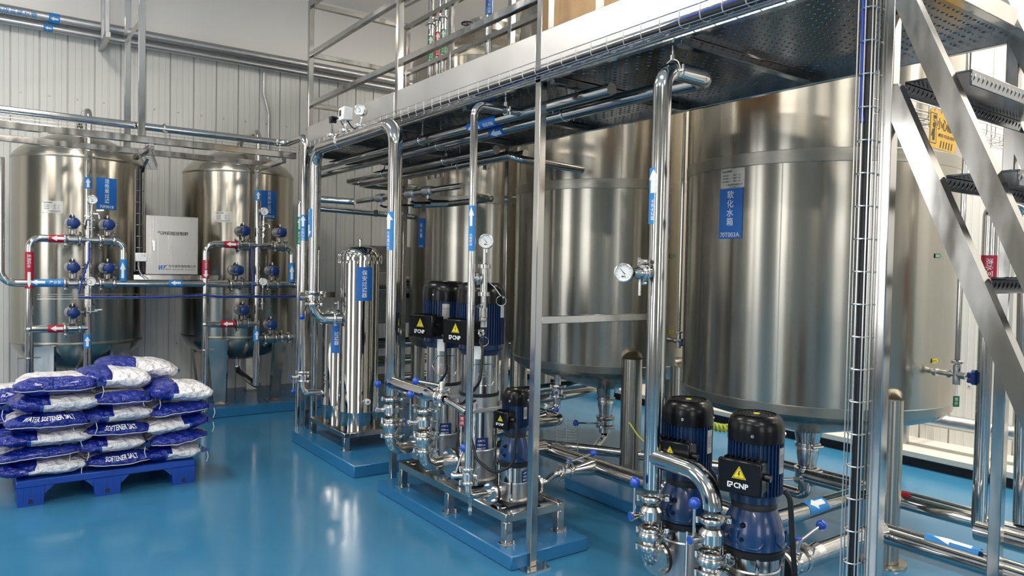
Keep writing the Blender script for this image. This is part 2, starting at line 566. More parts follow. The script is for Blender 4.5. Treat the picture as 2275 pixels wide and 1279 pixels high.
# ceiling light housings above each lamp
for k, (lx, ly) in enumerate(CEIL_SPOTS):
    t = thing('ceiling_light', 'long white unseen ceiling light over the hall', 'ceiling light', (lx, ly, 4.53), 'ceiling lights')
    part(t, 'housing', B().bbox(lx - 0.2, ly - 0.83, 4.53, lx + 0.2, ly + 0.83, 4.605, 0.006), M['white'])
    part(t, 'diffuser', B().box(lx - 0.17, ly - 0.79, 4.515, lx + 0.17, ly + 0.79, 4.531), M['glow'])

# ------------------------------------------------------------------ painted plinths
def plinth(x0, y0, x1, y1, h, label):
    solo('concrete_plinth', B().bbox(x0, y0, 0, x1, y1, h, 0.006), M['plinth'], label, 'plinth')
plinth(-1.4, 7.28, 2.95, Y1 - 0.03, 0.09, 'long blue painted plinth under the two filter tanks at the back wall')
plinth(2.085, 4.74, 2.86, 6.03, 0.088, 'blue painted plinth under the mirror polished filter housing stand')
plinth(2.10, 2.87, 2.605, 4.39, 0.074, 'blue painted plinth under the stainless pump skid')
plinth(3.20, 2.30, 3.62, 3.78, 0.08, 'low blue plinth behind the slim stainless post under the floor pipe')
plinth(2.12, 1.20, 2.62, 2.33, 0.074, 'blue painted plinth under the two foreground pumps')
# ------------------------------------------------------------------ storage tanks
def tank_shell(c, R):
    x, y = c
    b = B()
    b.lathe((x, y, 0), [(0.09, 0.515), (0.40, 0.60), (R - 0.10, 0.685), (R - 0.045, 0.705), (R - 0.018, 0.735), (R - 0.003, 0.775), (R, 0.80), (R, 2.10), (R, 3.55), (R - 0.004, 3.575), (R - 0.03, 3.615), (R - 0.10, 3.66), (0.35, 3.84), (0.13, 3.90), (0, 3.905)], 96)
    return b
def storage_tank(y, label, extras):
    c = (4.2, y); R = 0.784
    t = thing('storage_tank', label, 'tank', (4.2, y, 0), 'storage tanks behind the walkway')
    part(t, 'shell', tank_shell(c, R), M['tank'], ang=50)
    for z0, z1 in ((0.735, 0.795), (2.09, 2.165), (3.46, 3.53)):
        part(t, 'weld_band', B().lathe((4.2, y, 0), [(R - 0.001 - (0.014 if z0 < 1 else 0), z0), (R + 0.0025 - (0.012 if z0 < 1 else 0), z0 + 0.004), (R + 0.0025, z1 - 0.004), (R - 0.001, z1)], 96), M['tankb'])
    for a in (-120, 0, 120):
        lx = 4.2 + 0.80 * math.cos(math.radians(a)); ly = y + 0.80 * math.sin(math.radians(a))
        b = B().cyl((lx, ly, 0.012), (lx, ly, 0.86), 0.076, n=28)
        b.cyl((lx, ly, 0.86), (lx - 0.05 * math.cos(math.radians(a)), ly - 0.05 * math.sin(math.radians(a)), 0.90), 0.076, 0.03, n=28)
        b.lathe((lx, ly, 0), [(0.078, 0.012), (0.115, 0.012), (0.118, 0.006), (0.118, 0)], 28)
        part(t, 'leg', b, M['tank'])
    for ph, z0, z1 in ((-160.6, 0.80, 2.09), (138, 0.80, 2.09), (-128, 2.165, 3.46), (170, 2.165, 3.46)):
        f1 = cylmap(4.2, y, R, math.radians(ph), (z0 + z1) / 2, 0.0012); f0 = cylmap(4.2, y, R, math.radians(ph), (z0 + z1) / 2, -0.001)
        part(t, 'weld_seam', patch(B(), f1, 0.006, z1 - z0, 1, 1, inner=f0), M['tankb'])
    part(t, 'manway', B().lathe((4.2, y, 3.86), [(0.16, 0.0), (0.16, 0.12), (0.22, 0.12), (0.22, 0.15), (0.0, 0.16)], 32), M['cast'])
    # bottom outlet
    b = B().lathe((4.2, y, 0), [(0.085, 0.53), (0.075, 0.47), (0.062, 0.40)], 24)
    part(t, 'outlet', b, M['pipe'])
    return t
storage_tank(2.6, 'large brushed storage tank at right with a soft water sign', None)
storage_tank(4.45, 'middle brushed storage tank, seen behind the slim square post', None)
storage_tank(6.3, 'farthest brushed storage tank, behind the two tall blue pumps', None)

def drain_valve(x, y, zt, label, lever):
    # reducer, clamps, butterfly valve and elbow hanging below a tank outlet
    t = thing('drain_valve', label, 'valve', (x, y, zt - 0.36))
    b = B().lathe((x, y, zt), [(0.060, 0), (0.060, -0.04), (0.066, -0.06), (0.066, -0.10), (0.05, -0.19), (0.05, -0.22)], 24)
    b.lathe((x, y, zt), [(0.05, -0.27), (0.05, -0.33)], 24)
    part(t, 'body', b, M['cast'])
    for z in (-0.045, -0.20, -0.275):
        part(t, 'clamp', B().lathe((x, y, zt + z), [(0.06, -0.012), (0.078, -0.010), (0.078, 0.010), (0.06, 0.012)], 24).cyl((x - 0.06, y - 0.07, zt + z), (x + 0.02, y - 0.09, zt + z), 0.010, n=8), M['cast'])
    part(t, 'disc_housing', B().lathe((x, y, zt), [(0.055, -0.215), (0.07, -0.22), (0.07, -0.26), (0.055, -0.265)], 24).cyl((x, y, zt - 0.24), (x - 0.10, y - 0.03, zt - 0.24), 0.018, n=12), M['cast'])
    part(t, 'handle', B().cyl((x - 0.09, y - 0.03, zt - 0.24), (x - 0.26, y + lever, zt - 0.235), 0.007, n=8), M['pipe'])
    part(t, 'knob', B().sphere((x - 0.27, y + lever, zt - 0.235), 0.026), M['knob'], 'blue ball knob')
    return t
drain_valve(4.2, 2.6, 0.47, 'drain valve stack hanging below the large soft water tank', 0.02)
drain_valve(4.2, 4.45, 0.47, 'drain valve stack hanging below the middle tank cone', 0.06)

# signs glued on the tanks
def tank_sign(c, R, phi, z, w, h, chars, code, csize, name, label, dv=0.02, cod=0.035):
    f0 = cylmap(c[0], c[1], R, math.radians(phi), z, 0.0)
    f1 = cylmap(c[0], c[1], R, math.radians(phi), z, 0.004)
    f2 = cylmap(c[0], c[1], R, math.radians(phi), z, 0.0052)
    p = f1(0, 0)
    t = thing(name, label, 'sign', tuple(p))
    part(t, 'sign_sheet', patch(B(), f1, w, h, 10, 1, inner=f0), M['sign'])
    b = B()
    letters(b, glyphs(chars, csize, 0.012, True, 1.06), f2, 0.0, dv)
    part(t, 'sign_characters', b, M['print'])
    if code: part(t, 'sign_code', letters(B(), glyphs(code, cod, 0.01), f2, 0, -h / 2 + cod * 0.62), M['print'])
    return t
T1C, T2C, T3C = (4.2, 2.6), (4.2, 4.45), (4.2, 6.3)
tank_sign(T1C, 0.784, 177.4, 1.833, 0.163, 0.285, '软化水箱', '70T003A', 0.048, 'tank_sign', 'blue soft water tank sign with white characters on the largest tank', 0.03, 0.036)
tank_sign(T3C, 0.784, 183.2, 1.82, 0.115, 0.285, '纯水箱', '70T002', 0.046, 'tank_sign', 'blue pure water sign on the farthest storage tank behind the pumps', 0.025, 0.024)
tank_sign((0.69, 7.85), 0.53, -71.6, 2.082, 0.172, 0.275, '活性炭过滤', '70F001B', 0.041, 'tank_sign', 'blue activated carbon sign on the left filter tank', 0.022, 0.034)
tank_sign((2.13, 7.85), 0.54, -73.9, 2.08, 0.165, 0.275, '石英砂过滤', '70F001A', 0.041, 'tank_sign', 'blue quartz sand sign on the right filter tank', 0.022, 0.034)

def nameplate(c, R, phi, z, w, h, label, group=None, bottom=True):
    f0 = cylmap(c[0], c[1], R, math.radians(phi), z, 0.0)
    f1 = cylmap(c[0], c[1], R, math.radians(phi), z, 0.003)
    f2 = cylmap(c[0], c[1], R, math.radians(phi), z, 0.0038)
    t = thing('nameplate', label, 'nameplate', tuple(f1(0, 0)))
    part(t, 'plate_sheet', patch(B(), f1, w, h, 8, 1, inner=f0), M['plate'])
    b = B()
    letters(b, glyphs('设备名称牌', h * 0.13, 0.012), f2, -w * 0.22, h * 0.36)
    for i in range(3):
        letters(b, glyphs('型号规格：', h * 0.10), f2, -w * 0.27, h * (0.16 - i * 0.15))
        letters(b, glyphs('编号：M3', h * 0.10), f2, w * 0.20, h * (0.16 - i * 0.15))
    letters(b, glyphs('广东中诺环保有限公司', h * 0.095, 0.012), f2, w * 0.1, -h * 0.32)
    letters(b, glyphs('www.zndnyw.com', h * 0.085), f2, w * 0.1, -h * 0.43)
    part(t, 'plate_printing', b, M['ink'])
    for su in (-1, 1):
        for sv in (-1, 1):
            p = f1(su * w * 0.46, sv * h * 0.46); n = (p - f0(su * w * 0.46, sv * h * 0.46)).normalized()
            part(t, 'rivet', B().lathe(p, [(0.005, 0), (0.004, 0.003), (0, 0.004)], 8, n), M['galv'])
nameplate(T1C, 0.784, 177.9, 2.03, 0.165, 0.112, 'steel nameplate riveted above the soft water tank sign')
nameplate((0.69, 7.85), 0.53, -116.7, 1.94, 0.165, 0.105, 'steel nameplate riveted on the left filter tank')
nameplate((2.13, 7.85), 0.54, -120, 1.935, 0.165, 0.105, 'steel nameplate riveted on the right filter tank')

# sight tubes with a valve on the side of each tank
def sight_tube(y, full, label):
    t = thing('sight_tube', label, 'level gauge', (4.03, y - 0.92, 0.95))
    yy = y - 0.925
    part(t, 'tube', B().cyl((4.03, yy, 0.98), (4.03, yy, 3.2), 0.014, n=12), M['pipe'])
    b = B().cyl((4.07, y - 0.76, 1.0), (4.03, yy, 1.0), 0.014, n=12).cyl((4.03, yy, 0.95), (4.03, yy, 1.05), 0.02, n=12)
    b.cyl((4.055, y - 0.80, 1.0), (4.05, y - 0.82, 1.0), 0.022, n=6).cyl((4.04, yy + 0.045, 1.0), (4.035, yy + 0.03, 1.0), 0.022, n=6)
    b.lathe((4.03, yy, 1.055), [(0.02, 0), (0.03, 0.004), (0.03, 0.016), (0.02, 0.02)], 14)
    part(t, 'valve_body', b, M['cast'])
    b = B().cyl((4.03, yy, 1.0), (4.015, yy - 0.05, 1.0), 0.02, n=6).cyl((4.015, yy - 0.05, 1.0), (4.0, yy - 0.075, 1.0), 0.007, n=8)
    part(t, 'stem', b, M['cast'])
    hw = B(); ax = Vector((-0.25, -1, 0)).normalized(); cc = Vector((3.997, yy - 0.080, 1.0))
    u, w, _ = basis(ax)
    pts = []
    for i in range(40):
        a = 2 * PI * i / 40; r = 0.034 + 0.006 * math.cos(5 * a)
        pts.append((r * math.cos(a), r * math.sin(a)))
    hw.prism(pts, cc, u, w, 0.018)
    part(t, 'handwheel', hw, M['actu'], 'blue lobed handwheel')
    # pointer tags
    R = 0.784
    for ph, z, mat, txt in ((-97.5, 1.61, 'green', '高液位'), (-97.1, 1.05, 'warn', '低液位')):
        f1 = cylmap(4.2, y, R, math.radians(ph), z, 0.004); f2 = cylmap(4.2, y, R, math.radians(ph), z, 0.0055)
        b = B(); k = [(-0.022, -0.012), (0.02, -0.012), (0.032, 0), (0.02, 0.012), (-0.022, 0.012)]
        b.add([f1(*q) for q in k], [tuple(range(5))])
        lb = part(t, 'level_tag', b, M[mat], ('green' if mat == 'green' else 'yellow') + ' pointer tag')
        b = B(); letters(b, glyphs(txt, 0.014), f2, -0.002, 0); part(lb, 'tag_lettering', b, M['print'] if mat == 'green' else M['ink'])
    return t
st = sight_tube(2.6, True, 'slim level tube with blue handwheel on the right side of the largest tank')
sight_tube(4.45, False, 'slim level tube on the middle tank, in the gap beside the largest tank')
def hang_tag(x, y, z, mat, txt, label, right=(0.811, -0.585, 0), h=0.06, w=0.032):
    t = thing('valve_tag', label, 'tag', (x, y, z - h - 0.06))
    r_ = Vector(right)
    n = r_.cross(Vector((0, 0, 1)))
    o = Vector((x, y, z))
    b = B().cyl(o + r_ * -0.004, o + Vector((0, 0, -0.06)) + r_ * -0.006, 0.0014, n=5).cyl(o + r_ * 0.004, o + Vector((0, 0, -0.06)) + r_ * 0.006, 0.0014, n=5)
    part(t, 'string', b, M['wire'])
    c = o + Vector((0, 0, -0.06 - h / 2))
    b = B().bar(c - r_ * w / 2, c + r_ * w / 2, 0.003, h)
    pl = part(t, 'tag_plate', b, M[mat])
    b = B(); letters(b, glyphs(txt, h * 0.36, 0.01, True), planemap(c, r_, (0, 0, 1), 0.0022)); part(pl, 'tag_lettering', b, M['print'])
hang_tag(4.03, 1.675, 0.95, 'green', '常开', 'green tag hanging below the sight tube valve of the largest tank', h=0.055)

# ------------------------------------------------------------------ filter tanks at the back wall
def filter_tank(x, R, label):
    y = 7.85
    t = thing('filter_tank', label, 'tank', (x, y, 0.09))
    b = B().lathe((x, y, 0), [(0.05, 0.50), (0.2, 0.51), (0.36, 0.56), (R - 0.07, 0.64), (R - 0.02, 0.70), (R, 0.76), (R, 1.5), (R, 2.39), (R - 0.015, 2.43), (R - 0.06, 2.48), (R - 0.16, 2.55), (0.2, 2.63), (0.08, 2.645), (0, 2.646)], 80)
    part(t, 'shell', b, M['tank'], ang=50)
    for z in (0.745, 2.375):
        part(t, 'weld_band', B().lathe((x, y, z), [(R - 0.001, 0), (R + 0.002, 0.004), (R + 0.002, 0.026), (R - 0.001, 0.03)], 80), M['tankb'])
    for a in (-125, -55, 55, 125):
        ca, sa = math.cos(math.radians(a)), math.sin(math.radians(a))
        d = Vector((ca, sa, 0)); s_ = Vector((-sa, ca, 0)); c = Vector((x, y, 0))
        b = B()
        top = c + d * (R - 0.03); bot = c + d * (R - 0.10)
        vs = []
        for o, z, w in ((bot, 0.092, 0.055), (top, 0.74, 0.10)):
            for sd, dd in ((-1, -0.0), (-1, 0.035), (1, 0.035), (1, -0.0)):
                vs.append(o + s_ * (sd * w) + d * dd + Vector((0, 0, z)))
        b.add(vs, [(0, 1, 2, 3), (7, 6, 5, 4), (0, 4, 5, 1), (1, 5, 6, 2), (2, 6, 7, 3), (3, 7, 4, 0)])
        b.box(bot.x - 0.07, bot.y - 0.07, 0.0905, bot.x + 0.07, bot.y + 0.07, 0.102)
        part(t, 'leg', b, M['post'])
    part(t, 'bottom_outlet', B().tube([(x, y, 0.53), (x, y, 0.36), (x + 0.02, y - 0.5, 0.30), (x + 0.02, 7.18, 0.30)], 0.032, 0.07), M['pipe'])
    part(t, 'top_inlet', B().tube([(x, y, 2.62), (x, y, 2.76), (x, 7.35, 2.76)], 0.032, 0.08), M['pipe'])
    return t
filter_tank(0.69, 0.53, 'left brushed domed filter tank with the carbon sign, behind the salt bags')
filter_tank(2.13, 0.54, 'right brushed domed filter tank with the sand sign, beside the control box')
# ------------------------------------------------------------------ walkway platform
XF, XB = 2.2, 3.15
YE, YL = 1.13, 6.082
PY = [1.122, 2.845, 4.39, 6.04]
S = 0.042
pl = thing('walkway_platform', 'raised stainless walkway with white edge plate and checker plate floor', 'platform', (2.67, 3.6, 0))
def sq(b, x, y, z0, z1, s=S): return b.bbox(x, y, z0, x + s, y + s, z1, 0.003)
for y in PY:
    o = part(pl, 'post', sq(B(), XF, y, 0.008, 3.72), M['post'])
    b = B().box(XF - 0.055, y - 0.05, 0, XF + S + 0.05, y + S + 0.05, 0.008)
    for dx, dy in ((-0.035, -0.03), (-0.035, S + 0.03), (S + 0.03, -0.03), (S + 0.03, S + 0.03)):
        b.cyl((XF + dx, y + dy, 0.008), (XF + dx, y + dy, 0.016), 0.011, n=6).cyl((XF + dx, y + dy, 0.016), (XF + dx, y + dy, 0.034), 0.006, n=8)
    q = build('foot_plate', b, M['post'], o)
    o = part(pl, 'post', sq(B(), XB - S, y, 0.008, 2.42), M['post'])
    build('foot_plate', B().box(XB - S - 0.045, y - 0.045, 0, XB + 0.045, y + S + 0.045, 0.008), M['post'], o)
    part(pl, 'rail_post', sq(B(), XB - S, y, 2.66, 3.72), M['post'])
# edge plates
for a, c in zip(PY, PY[1:]):
    part(pl, 'edge_plate', B().bbox(XF - 0.004, a + S + 0.001 if a > 2 else YE - 0.002, 2.43, XF + 0.03, c - 0.001, 2.656, 0.003), M['fascia'], 'white filmed edge plate')
part(pl, 'edge_plate', B().bbox(XF + 0.03, YL, 2.43, XB, YL + 0.03, 2.656, 0.003), M['fascia'])
part(pl, 'back_beam', B().bbox(XB - 0.03, YE, 2.385, XB, YL, 2.47, 0.003), M['post'])
part(pl, 'end_beam', B().bbox(XF + S, YE, 2.43, XB - S, YE + 0.04, 2.50, 0.003), M['post'])
part(pl, 'front_beam', B().bbox(XF, YE + S, 2.415, XF + 0.03, YL, 2.432, 0.002), M['post'])
joists = [1.98, 2.78, 3.58, 4.38, 5.2, 6.0]
for y in joists:
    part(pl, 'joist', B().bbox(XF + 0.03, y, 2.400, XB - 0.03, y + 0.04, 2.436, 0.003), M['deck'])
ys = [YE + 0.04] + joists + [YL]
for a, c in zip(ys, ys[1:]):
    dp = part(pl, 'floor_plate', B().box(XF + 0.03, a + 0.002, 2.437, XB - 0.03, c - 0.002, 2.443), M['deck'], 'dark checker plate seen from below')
    lug = B()
    nx = 26; ny = max(1, int((c - a) / 0.036))
    for i in range(nx):
        for j in range(ny):
            x = XF + 0.05 + i * 0.0335; y = a + 0.03 + j * 0.036
            if y > c - 0.02: continue
            an = 0.78 if (i + j) % 2 else -0.78
            ca, sa = math.cos(an) * 0.011, math.sin(an) * 0.011
            wx, wy = -math.sin(an) * 0.0045, math.cos(an) * 0.0045
            z = 2.437
            lug.add([(x - ca, y - sa, z), (x + wx, y + wy, z), (x + ca, y + sa, z), (x - wx, y - wy, z), (x, y, z - 0.0035)],
                    [(0, 1, 4), (1, 2, 4), (2, 3, 4), (3, 0, 4)])
    lo_ = build('tread_lugs', lug, M['deck'], dp, smooth=False)
    lo_['kind'] = 'stuff'
# guard rails
for z in (2.86, 3.28, 3.70):
    for a, c in zip(PY[1:], PY[2:]):
        part(pl, 'guard_rail', B().bbox(XF + 0.002, a + S, z - 0.036, XF + S - 0.002, c, z + 0.004, 0.003), M['post'])
    part(pl, 'guard_rail', B().bbox(XF + S, PY[3] + 0.003, z - 0.036, XB - S, PY[3] + S - 0.003, z + 0.004, 0.003), M['post'])
    if z > 3:
        part(pl, 'guard_rail', B().bbox(XB - S + 0.003, PY[1], z - 0.036, XB - 0.003, PY[3], z + 0.004, 0.003), M['post'])
part(pl, 'guard_rail', B().bbox(XF + 0.002, PY[0] + S, 3.664, XF + S - 0.002, PY[1], 3.704, 0.003), M['post'])
# low brace between the posts
part(pl, 'brace', B().bbox(XF + S, 2.85, 1.222, XB - S, 2.88, 1.262, 0.003), M['post'])
part(pl, 'guard_post', sq(B(), XB - S, 5.25, 2.66, 3.66), M['post'])
part(pl, 'rail_brace', B().bbox(XB - S + 0.003, 2.9, 2.82, XB - 0.003, PY[3], 2.86, 0.003), M['post'])

# ------------------------------------------------------------------ stairs
stt = thing('steel_stair', 'steep stainless stair with checker plate treads at the right end of the walkway', 'stair', (2.67, 0.6, 0))
SL = 2.32
def sline(y): return 2.11 - (1.13 - y) * SL
dirv = Vector((0, -1, -SL)).normalized(); nrmv = Vector((0, -SL, 1)).normalized()
for x in (XF + 0.022, XB - 0.022):
    y0 = 1.135; z0 = sline(y0) - 0.06
    z_end = 0.0; y_end = y0 - (z0 - z_end) / SL
    part(stt, 'stringer', B().bar((x, y0, z0), (x, y_end, z_end + 0.005), 0.042, 0.058, nrmv), M['post'])
    z0 = sline(1.3) + 0.31 - 0.05
    part(stt, 'stringer_rail', B().bar((x, 1.30, z0 + 0.02), (x, y_end + 0.09, z0 - (1.30 - y_end - 0.09) * SL + 0.02), 0.042, 0.058, nrmv), M['post'])
    b = B()
    for q in (0.95, 0.45):
        b.bar((x, q, sline(q) - 0.05), (x, q, sline(q) + 0.28), 0.03, 0.03, (0, 1, 0))
for i in range(7):
    zt = 2.085 - i * 0.292
    yn = 1.13 - (2.11 - zt) / SL - 0.19
    b = B().bbox(XF + 0.044, yn, zt - 0.006, XB - 0.044, yn + 0.18, zt, 0.002)
    b.bbox(XF + 0.044, yn - 0.006, zt - 0.045, XB - 0.044, yn, zt, 0.002)
    b.bbox(XF + 0.044, yn + 0.174, zt - 0.045, XB - 0.044, yn + 0.18, zt - 0.006, 0.002)
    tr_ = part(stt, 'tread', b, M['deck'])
    lug = B()
    for k in range(30):
        x = XF + 0.06 + k * 0.0285
        for r_, an in ((0, 0.5), (1, 0.5)):
            if r_ == 0:
                z = zt - 0.022; y = yn - 0.006
                for y in (yn - 0.006, yn + 0.174):
                    lug.add([(x - 0.010, y, z - 0.012), (x - 0.003, y, z - 0.009), (x + 0.010, y, z + 0.012), (x + 0.003, y, z + 0.009), (x, y - 0.003, z)], [(0, 1, 4), (1, 2, 4), (2, 3, 4), (3, 0, 4)])
            else:
                for m_ in range(5):
                    y = yn + 0.02 + m_ * 0.031; s_ = 1 if (k + m_) % 2 else -1; z = zt
                    lug.add([(x - 0.009, y - 0.008 * s_, z), (x + 0.004, y - 0.004, z), (x + 0.009, y + 0.008 * s_, z), (x - 0.004, y + 0.004, z), (x, y, z + 0.003)], [(0, 1, 4), (1, 2, 4), (2, 3, 4), (3, 0, 4)])
    build('tread_lugs', lug, M['deck'], tr_, smooth=False)['kind'] = 'stuff'
for x, y, z in ((XF + 0.01, 1.128, 2.0), (XF + 0.01, 1.128, 2.09)):
    pass

# ------------------------------------------------------------------ cardboard boxes on the walkway
def carton(x0, y0, x1, y1, h, label):
    t = thing('cardboard_box', label, 'box', ((x0 + x1) / 2, (y0 + y1) / 2, 2.443), 'cardboard boxes on the walkway')
    part(t, 'carton', B().bbox(x0, y0, 2.4435, x1, y1, 2.443 + h, 0.004), M['card'])
    b = B().box(x0 - 0.0015, (y0 + y1) / 2 - 0.03, 2.60, x0, (y0 + y1) / 2 + 0.03, 2.443 + h)
    b.box(x0, (y0 + y1) / 2 - 0.03, 2.443 + h, x1, (y0 + y1) / 2 + 0.03, 2.4445 + h)
    part(t, 'tape', b, M['plate'])
    b = B()
    for k in range(4):
        yy = y0 + 0.10 + k * 0.07
        w = 0.02 + 0.012 * (k % 2)
        b.box(x0 - 0.001, yy, 2.685 + 0.0, x0 - 0.0002, yy + w, 2.70 + 0.015 * (k % 3))
    part(t, 'print_marks', b, M['ink'])
carton(2.42, 2.36, 2.85, 2.98, 0.62, 'brown carton with dark print marks nearest the camera on the walkway')
carton(2.44, 3.0, 2.85, 3.16, 0.60, 'brown carton wedged behind the post on the walkway')

# ------------------------------------------------------------------ wire cable trays
def tray(name, p0, p1, out, up, w, h, label, step=0.1, back=True, r=0.0022, mat='wire'):
    # wire basket from p0 to p1; 'out' is the open width direction, 'up' the side height
    p0 = Vector(p0); p1 = Vector(p1); out = Vector(out); up = Vector(up)
    t = thing(name, label, 'cable tray', tuple(p0))
    b = B()
    for o in (up * h, up * (h * 0.5), up * 0.0, out * (w * 0.5), out * w, out * w + up * h * 0.5, out * w + up * h):
        if not back and o.dot(out) > w * 0.6 and o.dot(up) > 0.001: continue
        b.cyl(p0 + o, p1 + o, r, n=6)
    part(t, 'line_wire', b, M[mat])
    L = (p1 - p0).length; a = (p1 - p0).normalized(); n = int(L / step)
    proto = None
    for i in range(n + 1):
        q = p0 + a * (i * step + 0.01)
        pts = [q + up * h, q, q + out * w] + ([q + out * w + up * h] if back else [])
        if proto is None:
            proto = part(t, 'cross_wire', B().tube(pts, r * 1.15, 0.02, 6, seg=3), M[mat]); pl0 = q
        else:
            c = proto.copy(); COL.objects.link(c); c.parent = t
            c.location = q - pl0
    return t
tray('cable_tray', (2.135, 1.40, 2.43), (2.135, 6.1, 2.43), (1, 0, 0), (0, 0, 1), 0.06, 0.062, 'long wire cable tray clipped along the lower edge of the walkway')
tray('cable_tray', (2.158, 1.212, 0.10), (2.158, 1.212, 2.47), (0, -1, 0), (1, 0, 0), 0.045, 0.038, 'tall vertical wire cable tray beside the stair post', step=0.1)
tray('cable_tray', (1.055, 7.13, 1.40), (1.055, 7.13, 2.30), (1, 0, 0), (0, 1, 0), 0.07, 0.05, 'vertical wire cable tray left of the control box', step=0.1, mat='shadewire')
tray('cable_tray', (0.92, 6.18, 2.30), (1.12, 7.10, 2.30), (0.978, -0.208, 0), (0, 0, 1), 0.10, 0.05, 'short wire cable tray crossing between the two hanging beams', step=0.1, r=0.0018, mat='shadewire')
tray('cable_tray', (-1.0, 6.13, 2.442), (2.14, 6.15, 2.442), (-0.006, 1, 0), (0, 0, 1), 0.06, 0.045, 'wire cable tray lying on the front hanging beam', step=0.14, back=False, r=0.0016, mat='shadewire')
tray('cable_tray', (0.33, 7.06, 1.165), (2.52, 7.06, 1.165), (0, 1, 0), (0, 0, 1), 0.06, 0.04, 'wire cable tray under the filter pipe carrying blue air hoses', step=0.12, back=False, r=0.0016, mat='shadewire')
tray('cable_tray', (2.36, 6.55, 0.9), (2.36, 6.55, 2.2), (1, 0, 0), (0, 1, 0), 0.07, 0.05, 'vertical wire cable tray behind the filter housing', step=0.12)
tray('cable_tray', (2.98, 1.515, 2.175), (5.4, 1.545, 2.175), (0.0, 1, 0), (0, 0, 1), 0.09, 0.06, 'wire cable tray behind the stair that carries the yellow sign', step=0.1)
tray('cable_tray', (3.3, 4.0, 0.19), (4.05, 4.9, 0.19), (0.7, -0.7, 0), (0, 0, 1), 0.16, 0.05, 'low wire cable tray on the floor behind the pump skid', step=0.1)
def cable(name, path, r, mat, label, bend=0.06, group=None):
    return solo(name, B().tube(path, r, bend, 10), M[mat], label, 'cable', group=group)
cable('cable', [(2.165, 1.25, 2.452), (2.16, 3.0, 2.449), (2.165, 6.08, 2.452)], 0.013, 'cable', 'black cable lying in the long walkway tray')
cable('cable', [(2.178, 1.3, 2.475), (2.17, 1.9, 2.468), (2.180, 2.2, 2.452), (2.182, 3.4, 2.446)], 0.008, 'bcable', 'blue cable lying in the long walkway tray near the stair')
cable('cable', [(2.180, 1.184, 0.12), (2.180, 1.184, 2.40)], 0.013, 'cable', 'thick black cable running down the tray beside the stair post')
cable('cable', [(2.166, 1.196, 1.97), (2.168, 1.188, 1.95), (2.170, 1.200, 2.0), (2.166, 1.204, 2.44)], 0.006, 'bcable', 'thin blue cable looped in the tray beside the stair post', 0.02)
cable('cable', [(1.09, 7.15, 1.40), (1.09, 7.15, 2.33)], 0.018, 'cable', 'thick black cable in the tray left of the control box')
cable('cable', [(1.06, 6.6, 2.320), (1.1, 7.0, 2.318), (1.105, 7.11, 2.28)], 0.012, 'cable', 'black cable bending down from the short tray')
cable('cable', [(0.62, 7.085, 1.178), (1.2, 7.09, 1.174), (1.62, 7.08, 1.19), (1.75, 7.09, 1.176), (2.5, 7.088, 1.178)], 0.010, 'bcable', 'bundle of blue air hose under the filter pipe')
cable('cable', [(2.395, 6.57, 0.9), (2.395, 6.57, 2.2)], 0.016, 'cable', 'black cable in the tray behind the filter housing')
for k, (za, zb) in enumerate(((1.64, 1.18),)):
    cable('air_hose', [(0.70, 7.10, za), (0.70, 7.09, 1.5), (0.655, 7.08, 1.36), (0.62, 7.075, za - 0.44)], 0.007, 'bcable', 'blue air hose dropping behind the left filter valves')
    cable('air_hose', [(2.05, 7.10, za), (2.04, 7.09, 1.5), (2.06, 7.08, 1.36), (2.05, 7.075, za - 0.44)], 0.007, 'bcable', 'blue air hose dropping behind the right filter valves')

# yellow hanging head warning sign
sg = thing('warning_sign', 'yellow mind your head sign hanging behind the stair', 'sign', (3.40, 1.50, 2.05))
yw = 1.50
o0 = Vector((3.400, yw + 0.005, 2.137)); r_ = Vector((0.995, 0.06, 0)).normalized(); u_ = Vector((0.02, 0, 1)).normalized()
SWd, SH = 0.285, 0.165
pts = []
for cx, cy, a in ((SWd / 2 - 0.015, SH / 2 - 0.015, 0), (-SWd / 2 + 0.015, SH / 2 - 0.015, 90), (-SWd / 2 + 0.015, -SH / 2 + 0.015, 180), (SWd / 2 - 0.015, -SH / 2 + 0.015, 270)):
    for k in range(5):
        t_ = math.radians(a + k * 22.5); pts.append((cx + 0.015 * math.cos(t_), cy + 0.015 * math.sin(t_)))
part(sg, 'sign_board', B().prism(pts, o0 + Vector((0, 0.003, 0)), r_, u_, 0.003), M['yellow'])
fm = planemap(o0, r_, u_, 0.0012)
b = B()
letters(b, glyphs('小心碰头', 0.055, 0.008), fm, 0.035, 0.026)
part(sg, 'chinese_lettering', b, M['ink'])
part(sg, 'english_lettering', letters(B(), glyphs('MIND YOUR HEAD', 0.021, 0.01), fm, 0.035, -0.022), M['ink'])
b = B()
for k in range(5):
    x = -0.035 + k * 0.03
    b.add([fm(x, -0.076), fm(x + 0.008, -0.076), fm(x + 0.018, -0.045), fm(x + 0.010, -0.045)], [(0, 1, 2, 3)])
part(sg, 'hazard_stripes', b, M['ink'])
b = B()
cx, cy = -0.108, 0.0
def rect(x0, y0, x1, y1): b.add([fm(x0, y0), fm(x1, y0), fm(x1, y1), fm(x0, y1)], [(0, 1, 2, 3)])
for a in ((-0.032, -0.065, -0.029, 0.065), (0.029, -0.065, 0.032, 0.065), (-0.029, 0.062, 0.029, 0.065), (-0.029, -0.065, 0.029, -0.062)):
    rect(cx + a[0], cy + a[1], cx + a[2], cy + a[3])
rect(cx - 0.004, cy + 0.042, cx + 0.026, cy + 0.056)
b.add([fm(cx + 0.004 + 0.011 * math.cos(t_), cy + 0.014 + 0.011 * math.sin(t_)) for t_ in [2 * PI * k / 14 for k in range(14)]], [tuple(range(14))])
